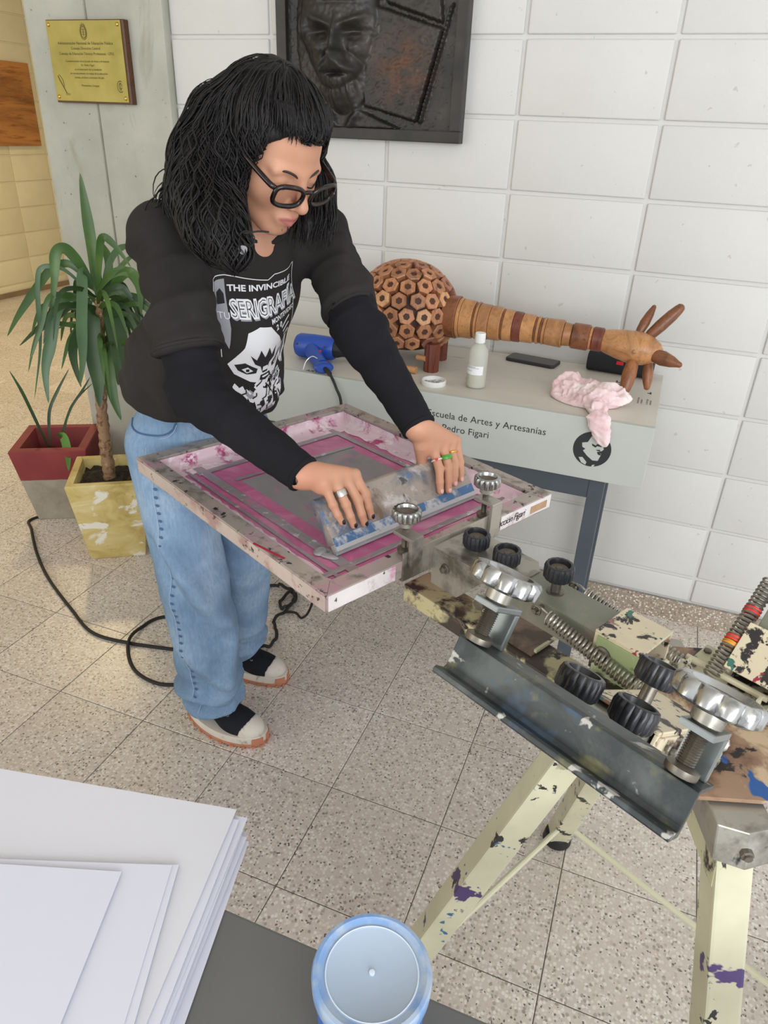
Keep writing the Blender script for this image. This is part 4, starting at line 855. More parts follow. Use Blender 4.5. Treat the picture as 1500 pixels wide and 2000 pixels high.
st = MB().tube([W(0.205, FV+0.0006, FZ1-0.0), W(0.140, FV-0.010, FZ1+0.0006), W(0.13, FV-0.012, FZ1+0.0004)], 0.0028, 6, flat=0.3); build('red_smear', st, simple('red_smear', (158, 42, 62), 0.4), scr)

# squeegee
sq = thing('squeegee', 'wide paint-worn squeegee with blue stripe pressed on the screen', 'squeegee', W(0.122, -0.008, 0.869))
sd = Vector((0.63, 0, 0.776)).normalized(); sn = Vector((-0.776, 0, 0.63)).normalized(); SQ0 = Vector((0.121, 0, 0.8692))
def sqm(s, t, v): p = SQ0+sd*s+sn*t; return PMX @ Vector((p.x, v, p.z))
def sq_loft(prof, v0, v1):
    n = len(prof); return MB().add([sqm(s, t, v0) for s, t in prof]+[sqm(s, t, v1) for s, t in prof], [tuple(range(n)), tuple(range(2*n-1, n-1, -1))]+[(i, n+i, n+(i+1) % n, (i+1) % n) for i in range(n)])
HANDLE = splatter('worn_squeegee_wood', (156, 144, 134), 0.45, 0.0, [((92, 100, 116), 10, 0.490, 0.610, 6), ((188, 180, 176), 16, 0.550, 0.650, 6), ((104, 82, 66), 13, 0.570, 0.690, 6), ((70, 72, 74), 24, 0.610, 0.670, 5), ((78, 116, 160), 20, 0.650, 0.700, 4)], 0.3)
SV0, SV1 = -0.193, 0.176
build('handle', sq_loft([(0.020, 0.0105), (0.092, 0.0115), (0.104, 0.009), (0.109, 0.003), (0.109, -0.004), (0.103, -0.010), (0.09, -0.012), (0.020, -0.0105)], SV0, SV1), HANDLE, sq, bevel=0.002, smooth=35)
build('rubber_blade', sq_loft([(0.0, 0.0035), (0.021, 0.0035), (0.021, -0.0045), (0.0, -0.0045)], SV0+0.001, SV1-0.001), simple('grey_rubber', (158, 158, 158), 0.45, var=0.15, vs=20), sq, bevel=0.0008)
build('blue_stripe', sq_loft([(0.0145, 0.0112), (0.031, 0.0118), (0.031, 0.0095), (0.0145, 0.0095)], SV0+0.0015, SV1-0.0015), splatter('blue_stripe_paint', (62, 102, 146), 0.45, 0.0, [((172, 172, 174), 16, 0.50, 0.57, 6), ((120, 128, 138), 30, 0.56, 0.62, 5)], 0.2), sq)
build('lower_clamp_edge', sq_loft([(0.006, 0.0108), (0.020, 0.0112), (0.020, 0.0035), (0.006, 0.0035)], SV0+0.001, SV1-0.001), splatter('grey_paint_edge', (176, 176, 178), 0.4, 0.0, [((120, 118, 120), 24, 0.58, 0.7, 5)], 0.3), sq, bevel=0.001)

# ---- the press
HUB = W(-0.48, 0.01, 0)
press = thing('screen_printing_press', 'paint-splattered cream steel screen printing press with clamps and springs', 'press', (HUB.x, HUB.y, 0))
CREAMP = splatter('chipped_cream_paint', (200, 196, 164), 0.45, 0.0, [((52, 44, 40), 13, 0.540, 0.580, 6), ((120, 96, 78), 9, 0.570, 0.640, 5), ((70, 56, 100), 16, 0.640, 0.670, 4), ((64, 104, 128), 22, 0.670, 0.690, 3)], 0.3)
LEGP = splatter('cream_leg_paint', (206, 202, 174), 0.42, 0.0, [((40, 36, 38), 15, 0.605, 0.620, 5), ((74, 56, 108), 12, 0.640, 0.660, 4), ((56, 104, 140), 18, 0.660, 0.675, 3)], 0.15)
BEAMP = splatter('worn_beam_paint', (196, 186, 142), 0.5, 0.0, [((66, 56, 50), 9, 0.47, 0.53, 7), ((120, 92, 74), 12, 0.58, 0.66, 6), ((34, 30, 30), 30, 0.62, 0.65, 5)], 0.6)
HUBP = splatter('dirty_hub_plate', (158, 128, 104), 0.45, 0.0, [((94, 62, 48), 8, 0.420, 0.540, 6), ((196, 172, 142), 13, 0.520, 0.600, 5), ((40, 34, 34), 18, 0.560, 0.600, 5), ((40, 86, 150), 11, 0.620, 0.640, 3), ((172, 60, 56), 20, 0.650, 0.670, 3)], 0.4)
SLEEVEP = splatter('cream_sleeve_paint', (212, 200, 172), 0.42, 0.0, [((42, 38, 40), 26, 0.540, 0.570, 5), ((140, 104, 88), 18, 0.580, 0.630, 5), ((150, 44, 60), 34, 0.660, 0.680, 3), ((60, 110, 96), 30, 0.680, 0.700, 3)], 0.3)
GREENP = splatter('green_stained_paint', (152, 164, 118), 0.42, 0.0, [((196, 192, 160), 14, 0.52, 0.6, 5), ((50, 70, 44), 18, 0.64, 0.7, 4)], 0.3)
ARMP = splatter('grey_green_arm_paint', (122, 124, 110), 0.35, 0.2, [((146, 134, 122), 10, 0.5, 0.7, 5), ((78, 76, 70), 20, 0.62, 0.72, 5)], 0.2)
ZINC = splatter('dirty_zinc', (170, 166, 156), 0.30, 0.6, [((104, 98, 88), 12, 0.5, 0.68, 5), ((60, 56, 52), 28, 0.66, 0.72, 5)], 0.2)
CHAN = splatter('stained_channel_steel', (92, 97, 96), 0.42, 0.45, [((58, 63, 64), 9, 0.385, 0.545, 6), ((70, 92, 118), 13, 0.600, 0.690, 4), ((110, 108, 80), 17, 0.545, 0.645, 4), ((176, 174, 168), 26, 0.605, 0.635, 4), ((110, 56, 66), 20, 0.635, 0.665, 3)], 0.25)
CHROME = splatter('worn_chrome', (172, 172, 170), 0.22, 0.95, [((120, 118, 112), 40, 0.570, 0.690, 5)], 0.25, 160)
BLACKK = splatter('black_bakelite', (36, 37, 42), 0.28, 0.0, [((92, 84, 76), 44, 0.66, 0.74, 5), ((120, 126, 134), 60, 0.72, 0.76, 4)], 0.2)
SPRING = simple('spring_steel', (164, 160, 150), 0.3, 0.85); SCREWM = simple('screw_steel', (120, 114, 104), 0.35, 0.8, var=0.2, vs=60)
DUST = simple('dusty_brown_dish', (98, 88, 78), 0.6, 0.1, var=0.25, vs=90)
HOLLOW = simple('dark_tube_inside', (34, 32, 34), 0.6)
def knob_profile(mb, m, R, h, lobes, dish=True, deep=1.0):
    """fluted hand wheel: lobed rim with a dished top"""
    n = lobes*6; rows_ = []
    def rg(r, z, amp): return [m @ Vector(((r+amp*R*max(0.0, abs(math.cos(lobes*PI*i/n)))**0.8*0.15*deep-amp*R*0.09*deep)*math.cos(2*PI*i/n), (r+amp*R*max(0.0, abs(math.cos(lobes*PI*i/n)))**0.8*0.15*deep-amp*R*0.09*deep)*math.sin(2*PI*i/n), z)) for i in range(n)]
    rows_ = [rg(R*0.42, 0, 0), rg(R*0.86, 0.0, 0.5), rg(R*0.97, h*0.15, 1), rg(R*0.99, h*0.75, 1), rg(R*0.93, h*0.96, 0.5), rg(R*0.84, h, 0), rg(R*0.72, h*0.99, 0)]
    if dish: rows_ += [rg(R*0.64, h*0.70, 0), rg(R*0.30, h*0.66, 0), rg(R*0.02, h*0.66, 0)]
    else: rows_ += [rg(R*0.4, h*1.06, 0), rg(R*0.02, h*1.08, 0)]
    vs = [p for r in rows_ for p in r]; fs = [tuple(range(n-1, -1, -1))]
    for j in range(len(rows_)-1): fs += [(j*n+i, j*n+(i+1) % n, (j+1)*n+(i+1) % n, (j+1)*n+i) for i in range(n)]
    mb.add(vs, fs); return mb
def thread(mb, a, b, r, pitch=0.0022, n=10):
    a, b = Vector(a), Vector(b); L_ = (b-a).length; k = int(L_/pitch*2); mm = frame_m(a, b-a); mb.lathe([(r*(1.0 if i % 2 else 0.82), L_*i/k) for i in range(k+1)], n, mm); return mb
def spring_mesh(a, b, R=0.0105, wire=0.0020, pitch=0.0066):
    a, b = Vector(a), Vector(b); L_ = (b-a).length; turns = int(L_/pitch); mm = frame_m(a, b-a); pts = [mm @ Vector((0, 0, -0.022)), mm @ Vector((0.004, 0, -0.024)), mm @ Vector((0.006, 0, -0.014)), mm @ Vector((R*0.5, 0, -0.003))]
    for i in range(turns*12+1): t = 2*PI*i/12; pts.append(mm @ Vector((R*math.cos(t), R*math.sin(t), L_*i/(turns*12))))
    pts += [mm @ Vector((R*0.4, 0, L_+0.004)), mm @ Vector((0.004, 0, L_+0.012)), mm @ Vector((-0.004, 0, L_+0.018)), mm @ Vector((-0.004, 0, L_+0.010))]
    return MB().tube(pts, wire, 5)
def make_arm(AM, raised, sleeve_mat, side_mat, zears):
    """AM: local (x outward from the pivot, y sideways, z up) to world. Returns the arm tube part."""
    P_ = lambda x, y, z: AM @ Vector((x, y, z))
    tube = build('print_arm', MB().box((0.02, -0.036, -0.030), (0.225, 0.034, 0.020), AM), ARMP, press, bevel=0.002)
    # sleeve: open square tube, four walls
    sl = MB(); y0, y1, z0, z1, x0, x1, w = -0.042, 0.042, -0.038, 0.030, -0.034, (0.175 if raised == 2 else 0.042), 0.004
    sl.box((x0, y0, z1-w), (x1, y1, z1), AM); sl.box((x0, y0, z0), (x1, y1, z0+w), AM); sl.box((x0, y1-w, z0+w), (x1, y1, z1-w), AM); sl.box((x0, y0, z0+w), (x1, y0+w, z1-w), AM)
    so = build('pivot_sleeve', sl, sleeve_mat, press, bevel=0.0012)
    build('sleeve_cheek', MB().box((x0+0.004, y1, z0-0.02), (x1-0.006, y1+0.003, z1-0.006), AM), side_mat, so, bevel=0.001)
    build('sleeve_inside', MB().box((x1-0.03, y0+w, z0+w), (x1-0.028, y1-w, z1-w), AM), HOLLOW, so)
    build('pivot_bolt', MB().lathe([(0.013, 0), (0.013, 0.004), (0.009, 0.005), (0.009, 0.010), (0.004, 0.011)], 14, frame_m(P_(0.022, y1+0.002, -0.002), AM.to_3x3() @ Vector((0, 1, 0)))), SCREWM, so, smooth=30)
    # head: folded plate with side flanges
    hd_ = MB(); hd_.add([P_(*p) for p in ((0.195, -0.030, 0.0225), (0.215, -0.053, 0.0225), (0.362, -0.053, 0.0225), (0.362, 0.051, 0.0225), (0.225, 0.051, 0.0225), (0.195, 0.028, 0.0225))] + [P_(*p) for p in ((0.195, -0.030, 0.0195), (0.215, -0.053, 0.0195), (0.362, -0.053, 0.0195), (0.362, 0.051, 0.0195), (0.225, 0.051, 0.0195), (0.195, 0.028, 0.0195))],
        [(0, 1, 2, 3, 4, 5), (11, 10, 9, 8, 7, 6)]+[(i, 6+i, 6+(i+1) % 6, (i+1) % 6) for i in range(6)])
    ho = build('head_plate', hd_, ZINC, tube, bevel=0.0008)
    for y in (-0.053, 0.048):
        fl = MB().prism(([(0.235, 0.0195), (0.362, 0.0195), (0.362, -0.052), (0.30, -0.052)] if not raised else [(0.235, 0.0195), (0.335, 0.0195), (0.320, -0.006), (0.26, -0.006)]), 0, 0.003, AM @ Matrix(((1, 0, 0, 0), (0, 0, 1, y), (0, 1, 0, 0), (0, 0, 0, 1)))); build('head_flange', fl, ZINC, tube, bevel=0.0006)
    build('flange_bolt', MB().lathe([(0.0095, 0), (0.0095, 0.003), (0.006, 0.004), (0.006, 0.010), (0.003, 0.011)], 12, frame_m(P_(0.330, 0.050, -0.008), AM.to_3x3() @ Vector((0, 1, 0)))), SCREWM, tube, smooth=30) if not raised else None
    if not raised: build('wing_bolt', MB().lathe([(0.007, 0), (0.007, 0.018), (0.010, 0.019), (0.010, 0.026), (0.005, 0.027)], 10, frame_m(P_(0.232, 0.050, -0.018), AM.to_3x3() @ Vector((0, 1, 0)))).tube([P_(0.232, 0.064, -0.018), P_(0.222, 0.070, -0.034), P_(0.218, 0.072, -0.046)], [0.006, 0.0045, 0.003], 8), SCREWM, tube, smooth=30)
    # black hand knobs along the arm
    for x, y, zb, hh in (((0.310, 0.0, 0.0225, 0.004), (0.243, 0.0, 0.0225, 0.004), (0.145, -0.004, 0.020, 0.024)) if not raised else ((0.262, -0.024, 0.0225, 0.012), (0.235, 0.028, 0.0225, 0.008), (0.135, 0.002, 0.034, 0.028))):
        stem = MB().lathe([(0.014, 0), (0.014, 0.002), (0.008, 0.003), (0.008, hh), (0.012, hh), (0.012, hh+0.004)], 14, AM @ Matrix.Translation((x, y, zb))); stm = build('knob_stem', stem, SCREWM, tube, smooth=30)
        kb = MB(); knob_profile(kb, AM @ Matrix.Translation((x, y, zb+hh+0.002)), 0.0235, 0.026, 16, deep=0.55); ko = build('hand_knob', kb, BLACKK, press, smooth=45); build('knob_dish', MB().lathe([(0.0148, 0.0176), (0.0138, 0.0186), (0.006, 0.0182), (0.0052, 0.0196), (0.001, 0.0198)], 24, AM @ Matrix.Translation((x, y, zb+hh+0.002))), DUST, ko, smooth=40)
    # clamp channel that takes the screen frame
    cy, dzc, xsw = (0.013, 0.040, 0.366) if raised else (-0.008, 0.0, 0.388); hw_ = 0.1215 if raised else 0.127; Y0, Y1 = cy-hw_, cy+hw_
    ch = MB().prism([(0.3655, -0.0255), (0.405, -0.0255), (0.405, -0.0215), (0.3690, -0.0215), (0.3690, 0.030), (0.3655, 0.030)], Y0, Y1, AM @ Matrix(((1, 0, 0, 0), (0, 0, 1, 0), (0, 1, 0, 0), (0, 0, 0, 1))))
    if raised:
        ch = MB().prism([(0.3630, 0.0100), (0.3860, 0.0100), (0.3880, 0.0120), (0.3880, 0.0160), (0.3850, 0.0175), (0.3720, 0.0160), (0.3690, 0.0190), (0.3690, 0.0500), (0.3630, 0.0520), (0.330, 0.0520), (0.330, 0.0480), (0.3630, 0.0480)], Y0, Y1, AM @ Matrix(((1, 0, 0, 0), (0, 0, 1, 0), (0, 1, 0, 0), (0, 0, 0, 1))))
    co = build('clamp_channel', ch, CHAN if raised else ZINC, press, bevel=0.001)
    for s in (-1, 1):
        yy = cy+s*0.103; jaw = 0.050+dzc; zf = 0.0175 if not raised else 0.054
        br = MB(); bx0 = xsw-0.030; br.box((bx0, yy-0.014, dzc+(0.012 if raised else 0.0)), (bx0+0.0072, yy+0.014, jaw), AM); br.box((bx0, yy-0.014, jaw), (xsw+0.016, yy+0.014, jaw+0.006), AM); build('clamp_bracket', br, ZINC if not raised else simple('blued_zinc', (136, 142, 142), 0.3, 0.7, var=0.15, vs=30), co, bevel=0.0012)
        xs = xsw; sw = MB(); thread(sw, P_(xs, yy, zf+0.004), P_(xs, yy, 0.082+dzc*0.75), 0.0062 if not raised else 0.0078); build('clamp_screw', sw, SCREWM, co, smooth=20)
        build('clamp_foot', MB().lathe([(0.013, 0), (0.0135, 0.002), (0.0135, 0.006), (0.008, 0.009)], 16, AM @ Matrix.Translation((xs, yy, zf))), SCREWM, co, smooth=30)
        hb = MB().lathe([(0.010, 0.066), (0.0125, 0.068), (0.0135, 0.084)], 14, AM @ Matrix.Translation((xs, yy, dzc*0.75))); build('clamp_hub', hb, ZINC, co, smooth=30)
        kr, kh = (0.0245, 0.020) if not raised else (0.034, 0.018); kb = MB(); knob_profile(kb, AM @ Matrix.Translation((xs, yy, 0.080+dzc*0.75)), kr, kh, 14 if not raised else 11); ck_ = build('clamp_knob', kb, CHROME, press, smooth=45); build('knob_dish', MB().lathe([(kr*0.62, kh*0.68), (kr*0.58, kh*0.72), (kr*0.2, kh*0.71), (kr*0.05, kh*0.72)], 24, AM @ Matrix.Translation((xs, yy, 0.080+dzc*0.75))), DUST, ck_, smooth=40)
    # return springs at both sides of the arm
    for s in (-1, 1):
        a = P_(0.118, s*0.050+0.001, 0.012); b = zears(s); build('return_spring', spring_mesh(a, b), SPRING, tube, smooth=60)
        build('spring_stud', MB().tube([P_(0.140, s*0.030, 0.012), P_(0.140, s*0.056, 0.012)], 0.004, 8).tube([P_(0.14, s*0.050, 0.012)+AM.to_3x3() @ Vector((0.008*math.cos(t*PI/5), 0, 0.008*math.sin(t*PI/5))) for t in range(10)], 0.0018, 6, closed=True), SCREWM, tube, smooth=30)
    return tube
def arm_matrix(ex, ey, dist, z, tilt):
    R_ = Matrix((( ex.x, ey.x, 0), (ex.y, ey.y, 0), (0, 0, 1))) @ Matrix.Rotation(-tilt, 3, 'Y'); p = HUB+ex*dist+UZ*z; m = R_.to_4x4(); m.translation = p; return m
PZ = 0.885; PDX = 0.112
def ears(ex, ey): return lambda s: HUB+ex*(PDX-0.055)+ey*(s*0.052)+UZ*(PZ-0.020)
A1 = arm_matrix(E1, E2, PDX, PZ, 0.0); A2 = arm_matrix(E2, -E1, PDX, PZ, math.radians(30)); A3 = arm_matrix(-E2, E1, PDX, PZ, math.radians(42))
make_arm(A1, False, SLEEVEP, GREENP, ears(E1, E2)); A3.translation = A3.translation-E1*0.035
make_arm(A2, 2, SLEEVEP, SLEEVEP, ears(E2, -E1)); make_arm(A3, 1, SLEEVEP, SLEEVEP, lambda s: ears(-E2, E1)(s)-E1*0.035)
a3, b3 = A3 @ Vector((0.118, 0.051, 0.012)), HUB-E2*(PDX-0.055)+E1*0.052+UZ*(PZ-0.020)-E1*0.035
for t0, t1, cc_ in ((0.30, 0.36, (206, 48, 44)), (0.60, 0.655, (214, 62, 40)), (0.66, 0.69, (222, 150, 40))):
    sp_ = MB(); d_ = b3-a3; mm_ = frame_m(a3+d_*t0, d_); L3 = d_.length*(t1-t0); kk = max(2, int(L3/0.0066)); sp_.tube([mm_ @ Vector((0.0105*math.cos(i*PI/6), 0.0105*math.sin(i*PI/6), L3*i/(12*kk))) for i in range(12*kk+1)], 0.0023, 5); build('paint_dab', sp_, simple('spring_dab_%d' % cc_[1], cc_, 0.5), press, smooth=60)
# hub plate, ears, centre post
hp = build('hub_plate', MB().prism([(0.158*math.cos(k*PI/4+PI/8), 0.158*math.sin(k*PI/4+PI/8)) for k in range(8)], 0.836, 0.842, Matrix.Translation((HUB.x, HUB.y, 0)) @ Matrix.Rotation(math.atan2(E1.y, E1.x), 4, 'Z')), HUBP, press, bevel=0.001)
for ex, ey in ((E1, E2), (E2, -E1), (-E2, E1)):
    mm = Matrix(((ex.x, ey.x, 0, HUB.x), (ex.y, ey.y, 0, HUB.y), (0, 0, 1, 0), (0, 0, 0, 1)))
    build('pivot_base', MB().box((0.062, -0.062, 0.842), (0.150, 0.062, 0.847), mm), CREAMP, hp, bevel=0.001)
    for s in (-1, 1): build('spring_ear', MB().box((PDX-0.062, s*0.052-0.002, 0.846), (PDX-0.046, s*0.052+0.002, 0.872), mm), CREAMP, hp, bevel=0.0008)
    build('pivot_pin', MB().tube([mm @ Vector((PDX-0.036, -0.058, 0.862)), mm @ Vector((PDX-0.036, 0.062, 0.862))], 0.005, 10), simple('pale_pin', (206, 198, 170), 0.4), hp, smooth=30)
    for x in (0.085, 0.132): build('bolt', MB().lathe([(0.006, 0), (0.006, 0.004), (0.003, 0.005)], 6, mm @ Matrix.Translation((x, 0.053, 0.847))), SCREWM, hp)
build('centre_post', MB().lathe([(0.045, 0.70), (0.045, 0.836)], 24, Matrix.Translation((HUB.x, HUB.y, 0))), CREAMP, press, smooth=30)
# platen beam under the screen, with its flat bracket
bmv = PMX; build('platen_beam', MB().box((-0.45, -0.022, 0.742), (0.075, 0.046, 0.780), bmv), BEAMP, press, bevel=0.003)
pb = build('platen_bracket', MB().box((-0.215, -0.075, 0.7805), (-0.095, 0.030, 0.784), bmv), splatter('rusty_bracket', (128, 108, 92), 0.5, 0.2, [((84, 70, 60), 12, 0.5, 0.62, 6), ((186, 178, 150), 20, 0.64, 0.7, 5)], 0.4), press, bevel=0.0006)
for u in (-0.0955, -0.2145): build('bracket_lip', MB().box((u-0.0025, -0.075, 0.784), (u+0.0025, 0.020, 0.790), bmv), CREAMP, pb)
# legs, feet, gussets and tie rods
legs = []
for k in range(4):
    d = (E1*(1 if k in (0, 1) else -1)+E2*(-1 if k in (0, 3) else 1)).normalized(); top = HUB+d*0.158+UZ*0.775; foot = HUB+d*0.436+UZ*0.018
    if k == 2: foot = foot+Vector((0.035, 0.0, 0))
    s = Vector((-d.y, d.x, 0)); ax = (top-foot).normalized(); n = s.cross(ax).normalized(); w = 0.0225; legs.append((foot, top))
    lg = build('leg', MB().hexa([foot+s*a*w+n*b*w for a, b in ((-1, -1), (1, -1), (1, 1), (-1, 1))], [top+s*a*w+n*b*w for a, b in ((-1, -1), (1, -1), (1, 1), (-1, 1))]), LEGP, press, bevel=0.004)
    build('rubber_foot', MB().lathe([(0.033, 0.0), (0.035, 0.003), (0.031, 0.026), (0.026, 0.030)], 20, Matrix.Translation((foot.x, foot.y, 0))), simple('black_rubber_foot', (28, 28, 30), 0.5), lg, smooth=30)
    build('leg_gusset', MB().hexa([HUB+d*a+s*b*0.0225+UZ*0.735 for a, b in ((0.02, -1), (0.190, -1), (0.190, 1), (0.02, 1))], [HUB+d*a+s*b*0.0225+UZ*0.785 for a, b in ((0.02, -1), (0.180, -1), (0.180, 1), (0.02, 1))]), CREAMP, lg, bevel=0.003)
    br_ = MB().hexa([HUB+d*a+s*b*0.034+UZ*0.787 for a, b in ((0.01, -1), (0.190, -1), (0.202, 0), (0.190, 1), (0.01, 1))], [HUB+d*a+s*b*0.034+UZ*0.832 for a, b in ((0.01, -1), (0.176, -1), (0.186, 0), (0.176, 1), (0.01, 1))]); build('leg_bracket', br_, ZINC, lg, bevel=0.002)
    build('leg_bolt', MB().lathe([(0.008, 0), (0.008, 0.006), (0.005, 0.007), (0.005, 0.010)], 8, frame_m(HUB+d*0.192+UZ*0.806, d)), SCREWM, lg)
for a, b in ((0, 1), (0, 3), (1, 2), (2, 3)):
    t = 0.10; pa = legs[a][0]+(legs[a][1]-legs[a][0])*t; pb_ = legs[b][0]+(legs[b][1]-legs[b][0])*t; build('tie_rod', MB().tube([pa, pb_], 0.0066, 10), simple('cream_rod_paint', (212, 208, 180), 0.4, var=0.05), press, smooth=30)
# ================================================================== the person leaning over the screen
V3 = lambda *a: np.array(a, float)
def unit(a): return a/np.linalg.norm(a)
HP, SR_, SL_ = V3(-0.08, -1.0, 0.92), V3(0.040, -1.220, 1.360), V3(0.221, -0.924, 1.348); SCN = (SR_+SL_)/2
ELR, WRR = V3(0.150, -1.310, 1.095), V3(0.394, -1.365, 1.004); ELL, WRL = V3(0.359, -1.034, 1.174), V3(0.527, -1.134, 1.034)
TT = unit(SCN-HP); LL = SL_-SR_; LL = unit(LL-TT*(LL@TT)); FF = np.cross(LL, TT); BODY = np.stack([FF, LL, TT], 1)
def bp(f, l, t): return HP+FF*f+LL*l+TT*t
HC = V3(0.236, -1.163, 1.506); az, pit = math.radians(-20), math.radians(30)
HF = V3(math.cos(pit)*math.cos(az), math.cos(pit)*math.sin(az), -math.sin(pit)); HU = V3(math.sin(pit)*math.cos(az), math.sin(pit)*math.sin(az), math.cos(pit)); HL = np.cross(HU, HF); HEAD = np.stack([HF, HL, HU], 1)
def hp_(x, y, z): return HC+HF*x+HL*y+HU*z
NECK = SCN+TT*0.035-FF*0.012

# ---- materials
def mk_skin():
    t = NT('skin'); c = t.ramp(t.noise(14, 4), [(0.3, (190, 138, 110)), (0.7, (202, 150, 122))]); c = t.mix(t.step(t.noise(9, 3), 0.5, 0.75), c, lin((196, 138, 112))); at = t.n('ShaderNodeAttribute'); at.attribute_name = 'lip'; c = t.mix(at.outputs['Fac'], c, lin((172, 104, 98))); t.col(c)
    t.set(0.5, Subsurface_Weight=0.12, Subsurface_Scale=0.008); t.b.inputs['Subsurface Radius'].default_value = (1.0, 0.35, 0.2); t.bump(t.noise(420, 3), 0.06, 0.0006); return t.m
SKIN = mk_skin(); LIP = simple('lips', (186, 108, 104), 0.4, Subsurface_Weight=0.1)
def mk_cloth(name, c, rough=0.9, b=0.25):
    t = NT(name); k = t.noise(7, 4); t.col(t.ramp(k, [(0.3, tuple(int(v*0.88) for v in c)), (0.7, tuple(min(255, int(v*1.1)) for v in c))])); t.set(rough, Specular_IOR_Level=0.2); t.bump(t.noise(900, 2), b, 0.0004); return t.m
TEE = mk_cloth('charcoal_cotton', (46, 43, 42)); UNDER = mk_cloth('black_jersey', (28, 28, 32))
def mk_denim():
    t = NT('washed_denim'); c = t.ramp(t.noise(5, 5, 0.6), [(0.3, (96, 122, 150)), (0.5, (126, 154, 182)), (0.7, (164, 186, 206))])
    w = t.n('ShaderNodeTexWave', wave_type='BANDS', bands_direction='DIAGONAL'); w.inputs['Scale'].default_value = 420; w.inputs['Distortion'].default_value = 1.5; t.l(t.P(), w.inputs['Vector'])
    c = t.mix(t.step(t.noise(180, 3, 0.7, 0, t.vec((1, 1, 0.15))), 0.35, 0.8), c, t.mix(0.5, c, lin((84, 110, 140)))); t.col(c); t.set(0.9); t.bump(w.outputs['Fac'], 0.12, 0.0005); return t.m
DENIM = mk_denim()

# ---- head and neck
def head_sdf(p):
    q = (p-HC.astype(np.float32))@HEAD.astype(np.float32); x, y, z = q[..., 0], q[..., 1], q[..., 2]; s = np.stack([x, np.abs(y), z], -1)
    d = ellp(q, (-0.006, 0, 0.030), (0.097, 0.075, 0.084))
    d = smin(d, ellp(q, (0.034, 0, -0.035), (0.058, 0.058, 0.080)), 0.03)
    d = smin(d, cap(s, (-0.005, 0.050, -0.055), (0.060, 0.014, -0.098), 0.018, 0.018), 0.025)
    d = smin(d, ellp(q, (0.070, 0, -0.098), (0.019, 0.022, 0.019)), 0.02)
    d = smin(d, ellp(s, (0.058, 0.037, -0.034), (0.026, 0.024, 0.026)), 0.02)
    d = smin(d, cap(s, (0.085, 0.006, 0.008), (0.074, 0.045, 0.007), 0.009, 0.008), 0.014)
    d = smax(d, -ellp(s, (0.104, 0.033, -0.006), (0.022, 0.020, 0.014)), 0.012)
    d = smin(d, ellp(s, (0.074, 0.0325, -0.008), (0.0135, 0.0160, 0.0125)), 0.004)          # lowered lids
    d = smin(d, cap(q, (0.090, 0, 0.006), (0.113, 0, -0.036), 0.0072, 0.0098), 0.010)
    d = smin(d, ellp(q, (0.112, 0, -0.040), (0.0115, 0.0115, 0.0100)), 0.006)
    d = smin(d, ellp(s, (0.099, 0.0125, -0.044), (0.0105, 0.0070, 0.0075)), 0.005)
    d = smax(d, -ellp(s, (0.104, 0.0065, -0.0525), (0.005, 0.0035, 0.004)), 0.003)           # nostrils
    d = smin(d, ellp(q, (0.084, 0, -0.072), (0.016, 0.026, 0.019)), 0.012)
    d = smin(d, cap(s, (0.0995, 0.003, -0.0675), (0.0890, 0.0225, -0.0735), 0.0050, 0.0028), 0.004)
    d = smin(d, cap(s, (0.0985, 0.000, -0.0790), (0.0885, 0.0210, -0.0745), 0.0062, 0.0028), 0.004)
    d = smax(d, -cap(s, (0.106, 0.000, -0.0728), (0.0935, 0.0235, -0.0738), 0.0016, 0.0012), 0.002)
    d = smax(d, -cap(q, (0.104, 0, -0.056), (0.106, 0, -0.063), 0.0022, 0.0022), 0.003)
    d = smin(d, ellp(s, (-0.004, 0.076, -0.006), (0.017, 0.008, 0.031)), 0.006)
    d = smax(d, -ellp(s, (0.002, 0.085, -0.004), (0.009, 0.006, 0.018)), 0.004)
    n = cap(p, hp_(-0.022, 0, -0.045), NECK, 0.053, 0.056); d = smin(d, n, 0.022)
    return smin(d, cap(p, NECK, NECK-TT*0.05+FF*0.045, 0.05, 0.05), 0.03)
LOH = np.minimum(HC, NECK)-0.17; HIH = np.maximum(HC, NECK)+0.15; LOH[2] = 1.28
P, Q = sdf_mesh(head_sdf, LOH, HIH, 0.0029); P = smooth_mesh(P, Q, 1, 0.35)
verts = [P]; quads = [Q]; nv = len(P); lipmask = []
c = (P[Q].mean(1)-HC)@HEAD; lx, ly, lz = c[:, 0], np.abs(c[:, 1]), c[:, 2]
lipmask.append(np.zeros(len(Q), bool))
hv_ = (P-HC)@HEAD; hx_, hy_, hz_ = hv_[:, 0], np.abs(hv_[:, 1]), hv_[:, 2]
LIPV = np.clip(np.minimum(np.minimum((-0.0632-hy_*0.32-hz_)/0.003+0.5, (hz_+0.0850-hy_*0.45)/0.003+0.5), np.minimum((0.0245-hy_)/0.004, (hx_-0.084)/0.004)), 0, 1)

